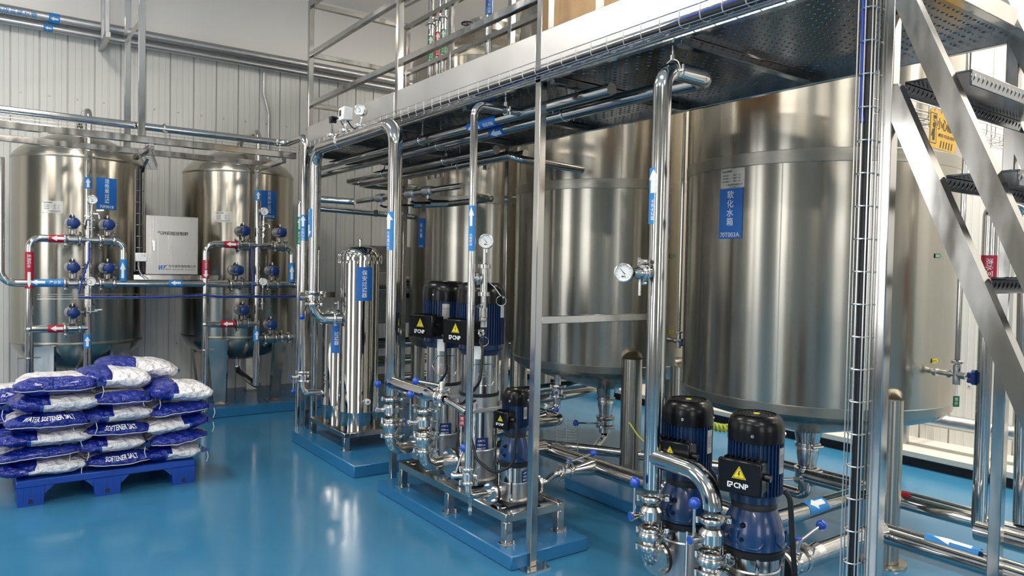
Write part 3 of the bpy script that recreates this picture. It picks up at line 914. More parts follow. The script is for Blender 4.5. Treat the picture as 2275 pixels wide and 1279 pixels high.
b.add([fm(cx - 0.008, cy - 0.002), fm(cx - 0.006, cy - 0.052), fm(cx + 0.014, cy - 0.052), fm(cx + 0.015, cy - 0.002)], [(0, 1, 2, 3)])
b.add([fm(cx - 0.008, cy - 0.004), fm(cx - 0.022, cy - 0.034), fm(cx - 0.015, cy - 0.036), fm(cx - 0.002, cy - 0.012)], [(0, 1, 2, 3)])
b.add([fm(cx + 0.014, cy - 0.004), fm(cx + 0.022, cy + 0.018), fm(cx + 0.016, cy + 0.034), fm(cx + 0.011, cy + 0.032), fm(cx + 0.016, cy + 0.016), fm(cx + 0.009, cy)], [(0, 1, 2, 3, 4, 5)])
for k in range(3):
    b.add([fm(cx - 0.010 + k * 0.008, cy + 0.030), fm(cx - 0.008 + k * 0.008, cy + 0.028), fm(cx - 0.004 + k * 0.008, cy + 0.038), fm(cx - 0.006 + k * 0.008, cy + 0.040)], [(0, 1, 2, 3)])
part(sg, 'pictogram', b, M['ink'], 'black bumped head pictogram')
b = B()
for k in (-0.10, -0.03, 0.06):
    p = o0 + r_ * k + u_ * (SH / 2 - 0.01)
    b.tube([p, p + Vector((0, -0.006, 0.02)), p + Vector((0, 0.0, 0.05)), p + Vector((0, 0.03, 0.05))], 0.0018, 0.01, 6, seg=3)
part(sg, 'hook', b, M['wire'])
# ------------------------------------------------------------------ pipe helpers
ZU = Vector((0, 0, 1))
def clamp_ring(b, p, axis, r, n=20, ear=None):
    # sanitary clamp: two rounded lips with a hinge and a wing nut
    p = Vector(p); a = Vector(axis).normalized()
    b.lathe(p, [(r + 0.001, -0.011), (r + 0.012, -0.010), (r + 0.015, -0.004), (r + 0.015, 0.004), (r + 0.012, 0.010), (r + 0.001, 0.011)], n, a)
    u, w, _ = basis(a)
    e = Vector(ear).normalized() if ear else (u * 0.6 + w * 0.8).normalized()
    e = (e - a * e.dot(a)).normalized()
    tdir = a.cross(e)
    c = p + e * (r + 0.024)
    b.bar(c - tdir * 0.014 - a * 0.0, c + tdir * 0.014, 0.018, 0.018, a)
    b.cyl(c - tdir * 0.03, c + tdir * 0.034, 0.005, n=6)
    b.bar(c + tdir * 0.034 - e * 0.016, c + tdir * 0.034 + e * 0.016, 0.006, 0.010, a)
    c2 = p - e * (r + 0.02)
    b.cyl(c2 - a * 0.012, c2 + a * 0.012, 0.008, n=8)
    return b
def flow_label(parent, c, axis, facing, r, L, mat, arrow=1, txt=None, span=95, tsize=None):
    c = Vector(c); ax = Vector(axis).normalized(); fc = Vector(facing)
    fc = (fc - ax * fc.dot(ax)).normalized(); sd = fc.cross(ax)
    def fn(off):
        return lambda u, v: c + ax * u + (fc * math.cos(v / r) + sd * math.sin(v / r)) * (r + off)
    H = 2 * r * math.radians(span)
    b = B(); f = fn(0.0012)
    b.grid(lambda s_, t: f((t - 0.5) * L, (s_ - 0.5) * H), 12, 1)
    lb = part(parent, 'flow_label', b, M[mat], {'sky': 'light blue', 'red': 'red', 'green': 'dark green', 'sign': 'blue'}[mat] + ' flow sticker')
    f = fn(0.0022); b = B()
    La = L * (0.42 if txt else 0.72); u0 = (L * 0.26 if txt else 0) * arrow
    hw = min(r * 0.75, L * 0.2)
    def W_(t): return hw * 0.45 if t < 0.55 else hw * (1 - t) / 0.45
    ts = [0, 0.2, 0.4, 0.549, 0.551, 0.65, 0.75, 0.85, 0.93, 1.0]
    vs = []; fs = []; m_ = 6
    for t in ts:
        for k in range(m_ + 1):
            vs.append(f(u0 + arrow * (t - 0.5) * La, (k / m_ * 2 - 1) * W_(t)))
    for i in range(len(ts) - 1):
        for k in range(m_):
            q = i * (m_ + 1) + k
            fs.append((q, q + 1, q + m_ + 2, q + m_ + 1))
    b.add(vs, fs)
    if txt:
        s_ = tsize or min(r * 0.9, L * 0.5 / max(1, len(txt)))
        letters(b, glyphs(txt, s_, 0.01), f, -u0 * 0.95, 0)
    build('arrow', b, M['print'], lb)
    return lb
def pipe(name, path, r, label, bend=None, n=18, group=None, mat='pipe', seams=True):
    t = thing(name, label, 'pipe', tuple(min(path, key=lambda p: p[2])), group)
    part(t, 'run', B().tube(path, r, bend, n, seg=9), M[mat])
    return t
def branch(t, path, r, bend=None, name='branch', n=18):
    return part(t, name, B().tube(path, r, bend, n, seg=9), M['pipe'])
def hanger(t, p, r, ztop, axis=(0, 1, 0)):
    p = Vector(p)
    b = B().torus(p, r + 0.004, 0.004, axis, 20, 6)
    b.cyl(p + ZU * r, (p.x, p.y, ztop), 0.005, n=8).cyl(p + ZU * (r + 0.002), p + ZU * (r + 0.022), 0.010, n=6)
    sdir = Vector(axis).cross(ZU)
    b.bar(p + sdir * (r + 0.004) - ZU * 0.012, p + sdir * (r + 0.030) - ZU * 0.012, 0.018, 0.008)
    b.cyl(p + sdir * (r + 0.02) - ZU * 0.03, p + sdir * (r + 0.02) + ZU * 0.012, 0.005, n=6)
    part(t, 'hanger', b, M['cast'])
def butterfly(loc, r, hdir, label, up=1, lev=0.16, hub=0.085, tilt=(0, 0), axis=(0, 0, 1), cl=0.045, knob=0.022):
    loc = Vector(loc); h = Vector(hdir).normalized(); ax = Vector(axis).normalized()
    t = thing('butterfly_valve', label, 'valve', tuple(loc))
    b = B().lathe(loc, [(r, -0.034), (r + 0.006, -0.026), (r + 0.013, -0.018), (r + 0.013, 0.018), (r + 0.006, 0.026), (r, 0.034)], 24, ax)
    b.cyl(loc + h * r, loc + h * (hub - 0.02), 0.016, 0.012, n=12)
    b.cyl(loc - h * r, loc - h * (r + 0.03), 0.014, n=10)
    part(t, 'body', b, M['cast'])
    for s_ in (-1, 1):
        b = B(); clamp_ring(b, loc + ax * (s_ * cl), ax, r, ear=(0.75, -0.6, 0) if abs(ax.z) > 0.5 else (0, -0.3, 1)); part(t, 'clamp', b, M['cast'])
    q = loc + h * hub
    b = B().cyl(q - h * 0.028, q + h * 0.006, 0.012, 0.018, n=14).cyl(q + h * 0.006, q + h * 0.012, 0.019, n=16)
    hb = part(t, 'hub', b, M['cast'])
    build('hub_cap', B().lathe(q + h * 0.011, [(0.015, 0), (0.014, 0.004), (0, 0.005)], 16, h), M['knob'], hb)
    ld = (Vector((tilt[0], tilt[1], up))).normalized()
    part(t, 'handle', B().cyl(q - h * 0.006, q - h * 0.006 + ld * lev, 0.006, n=10), M['pipe'])
    part(t, 'knob', B().sphere(q - h * 0.006 + ld * (lev + 0.012), knob, 18, 10), M['knob'], 'blue ball knob')
    return t
def check_valve(loc, r, R, label, zt, zb):
    # flared check valve: cone, wide clamped ring, lower cone
    x, y, z = loc
    t = thing('check_valve', label, 'valve', loc)
    part(t, 'body', B().lathe((x, y, z), [(r, zt - z), (r + 0.004, (zt - z) * 0.8), (R - 0.014, 0.012), (R - 0.012, -0.012), (r + 0.006, (zb - z) * 0.6), (r, zb - z)], 28), M['cast'])
    b = B().lathe((x, y, z), [(R - 0.016, -0.013), (R - 0.003, -0.012), (R, -0.004), (R, 0.004), (R - 0.003, 0.012), (R - 0.016, 0.013)], 32)
    b.bar((x + R * 0.75, y - R * 0.75 - 0.012, z), (x + R * 0.95, y - R * 0.95, z), 0.02, 0.02)
    part(t, 'wide_clamp', b, M['cast'])
    b = B(); clamp_ring(b, (x, y, zb - 0.012), (0, 0, 1), r, ear=(0.75, -0.6, 0)); part(t, 'clamp', b, M['cast'])
    return t
def gauge(c, facing, label, r=0.032, stem=None, cat='gauge', back=0.03):
    c = Vector(c); f = Vector(facing).normalized(); u, w, _ = basis(f)
    right = ZU.cross(f).normalized(); up = f.cross(right)
    t = thing('pressure_gauge', label, cat, tuple(c))
    part(t, 'case', B().lathe(c, [(0, -back), (r * 0.93, -back), (r, -back + 0.004), (r, 0.004), (r * 1.06, 0.006), (r * 1.06, 0.010), (r * 0.94, 0.011), (r * 0.90, 0.005)], 28, f), M['cast'])
    dl = part(t, 'dial', B().lathe(c, [(r * 0.91, 0.005), (0, 0.0052)], 28, f), M['white'])
    b = B(); fm_ = lambda x, y: c + right * x + up * y + f * 0.0065
    for k in range(11):
        a = math.radians(225 - 27 * k); ca, sa = math.cos(a), math.sin(a)
        b.add([fm_(ca * r * .66 - sa * .0006, sa * r * .66 + ca * .0006), fm_(ca * r * .66 + sa * .0006, sa * r * .66 - ca * .0006), fm_(ca * r * .8 + sa * .0006, sa * r * .8 - ca * .0006), fm_(ca * r * .8 - sa * .0006, sa * r * .8 + ca * .0006)], [(0, 1, 2, 3)])
    a = math.radians(130); ca, sa = math.cos(a), math.sin(a); k = r * 0.05
    b.add([fm_(-ca * r * .25 - sa * k, -sa * r * .25 + ca * k), fm_(-ca * r * .25 + sa * k, -sa * r * .25 - ca * k), fm_(ca * r * .62 + sa * k * .3, sa * r * .62 - ca * k * .3), fm_(ca * r * .62 - sa * k * .3, sa * r * .62 + ca * k * .3)], [(0, 1, 2, 3)])
    letters(b, glyphs('MPa', r * 0.28, 0.01), fm_, 0, -r * 0.42)
    build('dial_printing', b, M['ink'], dl)
    if stem:
        b = B(); p = c - f * (back * 0.5)
        b.cyl(p - up * r * 0.9, p - up * (r + 0.02), 0.009, n=6)
        b.cyl(p - up * (r + 0.015), Vector(stem), 0.006, n=10)
        part(t, 'stem', b, M['cast'])
    return t

# ------------------------------------------------------------------ twin service pipes along the back wall
t = pipe('wall_pipe', [(-1.4, 8.33, 3.80), (4.6, 8.33, 3.80), (4.6, 8.33, 3.0)], 0.05, 'upper thick galvanised pipe high on the back wall', 0.12, mat='galv')
flow_label(t, (0.52, 8.33, 3.80), (1, 0, 0), (-0.2, -1, -0.3), 0.05, 0.09, 'sky', -1)
b = B(); fm = lambda u, v: Vector((0.25 + u, 8.33, 3.80)) + Vector((0, -math.cos(v / 0.05 + 0.35), -math.sin(v / 0.05 + 0.35) * -1)) * 0.0515
letters(b, glyphs('市政自来水管', 0.055, 0.01), lambda u, v: Vector((0.22 + u, 8.33 - 0.0515 * math.cos(0.25 - v / 0.05), 3.80 - 0.0515 * math.sin(0.25 - v / 0.05))))
part(t, 'pipe_lettering', b, M['sky'], 'blue lettering')
t = pipe('wall_pipe', [(-1.4, 8.32, 3.70), (4.4, 8.32, 3.70), (4.4, 8.32, 2.9)], 0.034, 'lower thin galvanised pipe high on the back wall', 0.09, mat='galv')
flow_label(t, (0.47, 8.32, 3.70), (1, 0, 0), (-0.2, -1, -0.3), 0.034, 0.075, 'sky', -1)
# strut trapeze holding the twin pipes
t = thing('pipe_bracket', 'hanging strut bracket that carries the twin wall pipes', 'bracket', (0.86, 8.2, 3.6))
part(t, 'strut', B().bbox(0.90, 7.86, 3.59, 0.945, 8.45, 3.645, 0.003).box(0.914, 7.858, 3.60, 0.931, 7.862, 3.635), M['galv'])
for yy in (7.90, 8.18):
    part(t, 'hanger_arm', B().bbox(0.90, yy, 3.64, 0.94, yy + 0.04, ZC, 0.003), M['galv'])
part(t, 'pipe_clip', B().torus((0.92, 8.33, 3.80), 0.054, 0.005, (1, 0, 0), 20, 6).torus((0.92, 8.32, 3.70), 0.038, 0.005, (1, 0, 0), 20, 6), M['galv'])
t = pipe('conduit', [(2.54, 8.41, 3.66), (2.54, 8.41, 3.42), (2.60, 8.41, 3.2), (2.60, 8.41, 2.5), (2.60, 8.41, 1.9)], 0.016, 'thin bent conduit running down the back wall', 0.15, mat='galv')
part(t, 'saddle', B().torus((2.60, 8.41, 2.92), 0.019, 0.004, (0, 0, 1), 14, 6), M['galv'])

# ------------------------------------------------------------------ hanging support beams at left
def hbeam(y, z, x0, x1, label, px=None):
    t = thing('support_beam', label, 'beam', (x0, y, z))
    part(t, 'beam', B().bbox(x0, y, z - 0.05, x1, y + 0.05, z, 0.003), M['post'])
    if px is not None:
        part(t, 'hanger_post', B().bbox(px, y + 0.002, z, px + 0.048, y + 0.048, ZC, 0.003), M['post'])
    return t
hb1 = hbeam(6.12, 2.437, -1.2, 2.13, 'front hanging square beam carrying the long pipe at left', 0.92)
hb2 = hbeam(6.92, 2.452, -1.2, 2.13, 'rear hanging square beam above the filter pipework', 0.935)
part(hb1, 'tie_bar', B().bbox(0.935, 6.17, 3.33, 0.965, 6.92, 3.39, 0.003), M['post'])
part(hb1, 'cross_bar', B().bbox(1.00, 6.17, 2.350, 1.04, 6.92, 2.388, 0.003), M['post'])
part(hb1, 'cross_bar', B().bbox(2.02, 6.17, 2.350, 2.06, 6.92, 2.388, 0.003), M['post'])

# long pipe across the left, turning down beside the platform end
t = pipe('water_pipe', [(-1.3, 6.23, 2.53), (2.09, 6.26, 2.53), (2.09, 5.81, 2.53), (2.09, 5.81, 0.62)], 0.029, 'long polished pipe on the hanging beam that turns down left of the filter housing', 0.075)
flow_label(t, (2.09, 5.81, 1.79), (0, 0, 1), (-0.55, -0.83, 0), 0.029, 0.21, 'sky', 1, '砂滤进水')
for x in (1.12, 2.0):
    b = B(); b.torus((x, 6.247, 2.53), 0.032, 0.004, (1, 0, 0), 18, 6).cyl((x, 6.16, 2.437), (x, 6.16, 2.50), 0.005, n=8).bar((x, 6.16, 2.497), (x, 6.247, 2.497), 0.02, 0.006).bar((x - 0.012, 6.227, 2.566), (x + 0.012, 6.267, 2.566), 0.01, 0.014)
    part(t, 'hanger', b, M['cast'])
butterfly((2.09, 5.81, 0.575), 0.028, (-1, -0.2, 0), 'small butterfly valve on the drop pipe left of the filter housing, knob hanging down', up=-1, lev=0.10, cl=0.036, knob=0.02)
pipe('water_pipe', [(2.09, 5.81, 0.54), (2.09, 5.81, 0.44), (2.30, 5.76, 0.44)], 0.027, 'short elbow pipe from the small valve into the rear filter housing', 0.06)

# ------------------------------------------------------------------ filter pipework
FY = 7.15; PR = 0.031
main = pipe('filter_main_pipe', [(0.085, FY, 2.3), (0.085, FY, 1.295), (2.49, FY, 1.290)], PR, 'long horizontal main pipe in front of both filter tanks', 0.10)
flow_label(main, (0.40, FY, 1.295), (1, 0, 0), (-0.1, -1, 0.25), PR, 0.235, 'sky', -1, '产水至', 110)
flow_label(main, (1.385, FY, 1.292), (1, 0, 0), (-0.2, -1, 0.3), PR, 0.115, 'sky', -1)
part(main, 'end_cap', B().lathe((2.49, FY, 1.29), [(PR, -0.02), (PR + 0.008, -0.016), (PR + 0.008, 0.0), (0, 0.004)], 20, (1, 0, 0)), M['cast'])
def filter_pipes(x0, xr, xe, riser_bot, label_l, xs_red, zred, bx1, lab2):
    t = pipe('backwash_pipe', [(xe, FY, 1.32), (xe, FY, 1.665), (x0, FY, 1.665), (x0, FY, 0.10)], PR, label_l, 0.085)
    flow_label(t, (xs_red, FY, 1.665), (1, 0, 0), (-0.2, -1, 0.1), PR, 0.125, 'red', -1)
    flow_label(t, (x0, FY, zred), (0, 0, -1), (-0.1, -1, 0), PR, 0.30 if x0 < 1 else 0.17, 'red', 1, '反洗排水')
    flow_label(t, (xe, FY, 1.41), (0, 0, 1), (-0.3, -1, 0), PR, 0.19, 'sky', 1)
    part(t, 'branch', B().tube([(x0 + 0.01, FY, 0.915), (xr, FY, 0.912)], PR, n=18).sphere((x0, FY, 0.915), PR * 1.15, 16, 10), M['pipe'])
    flow_label(t, ((x0 + bx1) / 2, FY, 0.914), (1, 0, 0), (-0.2, -1, 0.1), PR, 0.125, 'red', -1)
    b = B().torus((x0, FY, 0.68), PR + 0.004, 0.004, (0, 0, 1), 18, 6).bar((x0 - 0.08, FY, 0.68), (x0 - 0.03, FY, 0.68), 0.03, 0.008).bar((x0 + 0.03, FY, 0.68), (x0 + 0.08, FY, 0.68), 0.03, 0.008)
    part(t, 'pipe_clip', b, M['cast'])
    r_ = pipe('riser_pipe', [(xr, 7.36, 2.76), (xr, FY, 2.76), (xr, FY, riser_bot)], 0.029, lab2, 0.08)
    flow_label(r_, (xr, FY, 2.145), (0, 0, 1), (-0.1, -1, 0), 0.029, 0.10, 'sky', 1)
    flow_label(r_, (xr, FY, 0.80), (0, 0, 1), (-0.1, -1, 0), 0.029, 0.115, 'sky', 1)
    return t
filter_pipes(0.28, 0.695, 0.965, 0.35, 'backwash pipe loop with red stickers on the left filter tank', 0.475, 1.40, 0.66, 'vertical riser pipe in front of the left filter tank')
filter_pipes(1.645, 2.115, 2.455, 0.31, 'backwash pipe loop with red stickers on the right filter tank', 1.865, 1.43, 2.04, 'vertical riser pipe in front of the right filter tank')

# pneumatic valve, built once at the origin: pipe along x, actuator above, cap towards -y
pv = thing('pneumatic_valve', 'x', 'valve', (0, 0, 0), 'pneumatic valves on the filter pipes')
part(pv, 'body', B().lathe((0, 0, 0), [(PR, -0.042), (PR + 0.012, -0.034), (PR + 0.014, 0.034), (PR, 0.042)], 20, (1, 0, 0)).cyl((0, 0, 0.03), (0, 0, 0.075), 0.012, n=10), M['cast'])
for x in (-0.055, 0.055):
    b = B(); clamp_ring(b, (x, 0, 0), (1, 0, 0), PR, 18, ear=(0, -0.45, -1 if x < 0 else 1)); part(pv, 'clamp', b, M['cast'])
b = B().bbox(-0.022, -0.02, 0.045, -0.016, 0.02, 0.088, 0.001).bbox(0.016, -0.02, 0.045, 0.022, 0.02, 0.088, 0.001).box(-0.022, -0.02, 0.084, 0.022, 0.02, 0.09)
part(pv, 'bracket', b, M['cast'])
b = B().lathe((0, 0, 0.134), [(0, -0.062), (0.030, -0.062), (0.038, -0.058), (0.038, 0.045), (0.0, 0.045)], 24, (0, 1, 0)).bbox(-0.03, -0.045, 0.095, 0.03, 0.045, 0.176, 0.006)
part(pv, 'actuator', b, M['silver'])
for s_ in (1, -1):
    cpb = B().lathe((0, 0, 0.134), [(0, 0.088), (0.030, 0.088), (0.042, 0.080), (0.049, 0.066), (0.049, 0.050), (0.0, 0.048)], 28, (0, -s_, 0))
    cp = part(pv, 'end_cap', cpb, M['actu'] if s_ == 1 else M['silver'], 'blue end cap' if s_ == 1 else None)
    if s_ == 1:
        b = B()
        for i in range(4):
            a = PI / 4 + i * PI / 2
            b.cyl((0.046 * math.cos(a), -0.058, 0.134 + 0.046 * math.sin(a)), (0.046 * math.cos(a), -0.086, 0.134 + 0.046 * math.sin(a)), 0.0065, n=8)
        build('bolt', b, M['cast'], cp)
part(pv, 'indicator', B().lathe((0, 0, 0.176), [(0.022, 0), (0.022, 0.012), (0.014, 0.03), (0, 0.032)], 16), M['black'])
part(pv, 'indicator_stem', B().cyl((0, -0.016, 0.18), (0, -0.016, 0.214), 0.006, n=8), M['white'])
part(pv, 'solenoid', B().bbox(0.046, -0.02, 0.118, 0.062, 0.02, 0.152, 0.003).cyl((0.06, 0, 0.135), (0.085, 0, 0.135), 0.006, n=8), M['silver'])
first = [True]
def place_pv(x, z, rz, label):
    o = pv if first[0] else copy_tree(pv)
    first[0] = False
    o.location = (x, FY, z); o.rotation_euler = (0, 0, math.radians(rz)); o['label'] = label
    return o
L_ = 'blue capped pneumatic valve on the '
place_pv(0.579, 1.665, 6, L_ + 'top pipe of the left filter, left one')
place_pv(0.836, 1.665, 10, L_ + 'top pipe of the left filter, right one')
place_pv(0.580, 1.294, 6, L_ + 'main pipe at the left filter, left of the gauge')
place_pv(0.838, 1.293, 10, L_ + 'main pipe at the left filter, right of the gauge')
place_pv(0.581, 0.913, 6, L_ + 'lowest branch of the left filter')
place_pv(1.975, 1.665, 13, L_ + 'top pipe of the right filter, left one')
place_pv(2.325, 1.665, 9, L_ + 'top pipe of the right filter, right one')
place_pv(1.915, 1.291, 13, L_ + 'main pipe at the right filter, left of the gauge')
place_pv(2.255, 1.290, 9, L_ + 'main pipe at the right filter, right of the gauge')
place_pv(1.975, 0.913, 13, L_ + 'lowest left branch of the right filter')
place_pv(2.246, 0.765, 6, L_ + 'short low stub at the right of the right filter')
t = pipe('stub_pipe', [(2.115, FY, 0.765), (2.5, FY, 0.765), (2.56, FY, 0.765)], 0.026, 'short low stub pipe with a silencer right of the right filter riser')
part(t, 'silencer', B().lathe((2.49, FY, 0.74), [(0, 0.02), (0.03, 0.018), (0.03, -0.01), (0.024, -0.014), (0.024, -0.12), (0, -0.122)], 16), M['grey'])
b = B(); clamp_ring(b, (2.36, FY, 0.765), (1, 0, 0), 0.026); clamp_ring(b, (2.43, FY, 0.765), (1, 0, 0), 0.026, ear=(0, -0.4, -1)); part(t, 'clamp', b, M['cast'])
# gauge assemblies on the filters
def gauge_tree(x, z0, zg, label, glabel):
    t = thing('sampling_valve', label, 'valve', (x, FY - 0.03, z0))
    b = B().cyl((x, FY - 0.01, z0), (x, FY - 0.03, zg - 0.05), 0.009, n=10)
    for z in (0.30, 0.55, 0.78):
        q = z0 + (zg - 0.06 - z0) * z
        b.cyl((x - 0.02, FY - 0.025, q), (x + 0.02, FY - 0.025, q), 0.011, n=8)
        b.cyl((x, FY - 0.025, q - 0.02), (x, FY - 0.025, q + 0.02), 0.015, n=6)
    part(t, 'tee', b, M['cast'])
    zq = z0 + (zg - z0) * 0.62
    part(t, 'tap', B().tube([(x + 0.01, FY - 0.03, zq), (x + 0.05, FY - 0.04, zq), (x + 0.055, FY - 0.045, zq - 0.04)], 0.008, 0.015, 8), M['cast'])
    part(t, 'tap_handle', B().bar((x + 0.03, FY - 0.05, zq + 0.03), (x + 0.085, FY - 0.05, zq + 0.036), 0.006, 0.012), M['cast'])
    part(t, 'tap_arm', B().tube([(x - 0.01, FY - 0.03, zq - 0.05), (x - 0.05, FY - 0.035, zq - 0.05), (x - 0.056, FY - 0.04, zq - 0.10)], 0.007, 0.015, 8).bar((x - 0.06, FY - 0.05, zq - 0.02), (x - 0.02, FY - 0.05, zq - 0.024), 0.006, 0.012), M['cast'])
    gauge((x, FY - 0.045, zg), (-0.15, -1, 0), glabel, 0.037, (x, FY - 0.03, zg - 0.075))
gauge_tree(0.722, 1.69, 2.004, 'small tap tree rising from the left filter top pipe to a gauge', 'upper round gauge in front of the left filter tank')
gauge_tree(2.165, 1.69, 1.994, 'small tap tree rising from the right filter top pipe to a gauge', 'upper round gauge in front of the right filter tank')
def lower_gauge(x, zg, label, l2):
    gauge((x, FY - 0.07, zg), (-0.1, -1, 0), label, 0.037, (x, FY - 0.05, zg - 0.13))
    t = thing('sampling_valve', l2, 'valve', (x, FY - 0.05, 1.0))
    part(t, 'tee', B().cyl((x, FY - 0.05, zg - 0.12), (x, FY - 0.05, zg - 0.27), 0.010, n=10).cyl((x - 0.03, FY - 0.05, zg - 0.26), (x + 0.05, FY - 0.05, zg - 0.26), 0.009, n=8).cyl((x, FY - 0.05, zg - 0.17), (x, FY, zg - 0.17), 0.012, n=8).lathe((x, FY - 0.05, zg - 0.21), [(0.01, -0.012), (0.02, -0.008), (0.02, 0.008), (0.01, 0.012)], 12), M['cast'])
    part(t, 'tap_handle', B().bar((x + 0.03, FY - 0.05, zg - 0.245), (x + 0.085, FY - 0.05, zg - 0.24), 0.006, 0.012), M['cast'])
    part(t, 'tap_loop', B().torus((x + 0.045, FY - 0.05, zg - 0.17), 0.035, 0.003, (0, 1, 0), 18, 5, -1.2, 1.6), M['cable'])
lower_gauge(0.712, 1.312, 'lower round gauge on the main pipe at the left filter', 'small tap under the lower gauge of the left filter')
lower_gauge(2.155, 1.318, 'lower round gauge on the main pipe at the right filter', 'small tap under the lower gauge of the right filter')

# ------------------------------------------------------------------ control box on its shelf
t = thing('control_box', 'brushed steel valve control box between the two filter tanks', 'cabinet', (1.36, 7.17, 1.375))
part(t, 'cabinet', B().bbox(1.145, 7.17, 1.375, 1.572, 7.40, 1.90, 0.003), M['boxsteel'])
dr = part(t, 'door', B().bbox(1.140, 7.148, 1.378, 1.577, 7.169, 1.903, 0.003), M['boxsteel'])
build('lock', B().bbox(1.193, 7.140, 1.585, 1.219, 7.149, 1.68, 0.003).lathe((1.206, 7.140, 1.61), [(0.008, 0), (0.007, 0.004), (0, 0.004)], 12, (0, -1, 0)), M['pipe'], dr)
fmx = planemap((1.358, 7.147, 1.64), (1, 0, 0), (0, 0, 1))
b = B()
letters(b, glyphs('气动阀组控制箱', 0.037, 0.02), fmx, 0.005, 0.108)
build('door_title', b, M['ink'], dr)
build('company_lettering', letters(B(), glyphs('广东中诺环保有限公司', 0.026, 0.014), fmx, 0.072, -0.188), M['ink'], dr)
b = B()
letters(b, glyphs('服务热线：400-863-2299  网址：www.zndnyw.com', 0.0115, 0.012), fmx, 0.068, -0.217)
build('contact_lettering', b, M['ink'], dr)
b = B()
for pts, in (([(-0.098, -0.222), (-0.09, -0.222), (-0.079, -0.195), (-0.079, -0.222), (-0.071, -0.222), (-0.071, -0.18), (-0.079, -0.18), (-0.09, -0.205), (-0.09, -0.18), (-0.098, -0.18)],), ([(-0.066, -0.205), (-0.05, -0.18), (-0.058, -0.18), (-0.066, -0.192)],), ([(-0.066, -0.222), (-0.060, -0.222), (-0.046, -0.18), (-0.052, -0.18)],)):
    b.add([fmx(u * 1.15, v) for u, v in pts], [tuple(range(len(pts)))])
build('door_emblem', b, M['sign'], dr)
t = thing('shelf_beam', 'square steel shelf beam under the control box', 'beam', (1.4, 7.15, 1.33))
part(t, 'beam', B().bbox(1.05, 7.185, 1.325, 1.77, 7.235, 1.372, 0.003), M['post'])
part(t, 'shelf_plate', B().bbox(1.12, 7.16, 1.366, 1.60, 7.42, 1.374, 0.002), M['post'])
t = thing('junction_box', 'small white printed plug box left of the control box', 'box', (1.10, 7.1, 1.49))
part(t, 'housing', B().bbox(1.052, 7.085, 1.49, 1.142, 7.128, 1.565, 0.004), M['white'])
b = B(); q = planemap((1.097, 7.084, 1.53), (1, 0, 0), (0, 0, 1))
letters(b, glyphs('1 2', 0.022), q, 0.018, 0.012)
part(t, 'printing', b, M['ink'])
cable('cable', [(1.075, 7.10, 1.488), (1.075, 7.10, 1.44), (1.09, 7.09, 1.385), (1.155, 7.085, 1.335)], 0.005, 'silver', 'grey lead below the small white plug box', 0.04)
cable('cable', [(1.12, 7.10, 1.488), (1.125, 7.10, 1.44), (1.11, 7.10, 1.40), (1.115, 7.12, 1.36)], 0.005, 'cable', 'black lead below the small white plug box', 0.03)
# ------------------------------------------------------------------ filter housings on their stand
t = thing('filter_stand', 'low stainless stand under the two polished filter housings', 'stand', (2.45, 5.5, 0.088))
FX0, FX1, FY0, FY1, FZ = 2.185, 2.66, 5.15, 5.88, 0.222
b = B()
for x in (FX0, FX1 - 0.045): b.bbox(x, FY0, FZ - 0.035, x + 0.045, FY1, FZ, 0.002)
for y in (FY0, 5.55, FY1 - 0.045): b.bbox(FX0 + 0.045, y, FZ - 0.035, FX1 - 0.045, y + 0.045, FZ, 0.002)
b.box(FX0 + 0.02, FY0 + 0.02, FZ, FX1 - 0.02, FY1 - 0.02, FZ + 0.003)
part(t, 'frame', b, M['post'])
for x in (FX0, FX1 - 0.045):
    for y in (FY0, FY1 - 0.045):
        o = part(t, 'leg', B().bbox(x, y, 0.094, x + 0.045, y + 0.045, FZ - 0.034, 0.002), M['post'])
        build('foot', B().box(x - 0.012, y - 0.012, 0.088, x + 0.057, y + 0.057, 0.094).cyl((x - 0.0, y + 0.02, 0.094), (x - 0.0, y + 0.02, 0.116), 0.007, n=6), M['cast'], o)
def housing(x, y, r, zt, label, sign):
    z0 = FZ + 0.003; zf = zt - 0.10
    t = thing('filter_housing', label, 'filter', (x, y, z0))
    b = B().lathe((x, y, 0), [(r, z0), (r, z0 + 0.12), (r + 0.001, z0 + 0.122), (r + 0.001, z0 + 0.126), (r, z0 + 0.128), (r, zf - 0.012), (r + 0.025, zf - 0.010), (r + 0.025, zf)], 56)
    b.lathe((x, y, 0), [(0, z0 + 0.0), (r, z0)], 40)
    part(t, 'body', b, M['mirror'], ang=30)
    b = B().lathe((x, y, 0), [(r + 0.025, zf + 0.001), (r + 0.025, zf + 0.016), (r, zf + 0.018), (r, zf + 0.03), (r * 0.96, zf + 0.055), (r * 0.8, zf + 0.083), (r * 0.5, zf + 0.10), (r * 0.2, zf + 0.106), (0, zf + 0.107)], 56)
    lid = part(t, 'lid', b, M['mirror'], ang=30)
    b = B()
    for k in range(12):
        a = 2 * PI * k / 12; px, py = x + (r + 0.014) * math.cos(a), y + (r + 0.014) * math.sin(a)
        b.cyl((px, py, zf - 0.035), (px, py, zf + 0.034), 0.005, n=8).cyl((px, py, zf + 0.016), (px, py, zf + 0.026), 0.010, n=6).cyl((px, py, zf - 0.022), (px, py, zf - 0.010), 0.010, n=6)
    part(t, 'flange_bolt', b, M['cast'])
    zt2 = zf + 0.107
    b = B().cyl((x, y, zt2 - 0.004), (x, y, zt2 + 0.035), 0.009, n=10).lathe((x, y, zt2 + 0.035), [(0.012, 0), (0.012, 0.012), (0.006, 0.018), (0, 0.02)], 10).cyl((x, y, zt2 + 0.03), (x - 0.035, y + 0.01, zt2 + 0.034), 0.006, n=8)
    build('vent', b, M['cast'], lid)
    return t
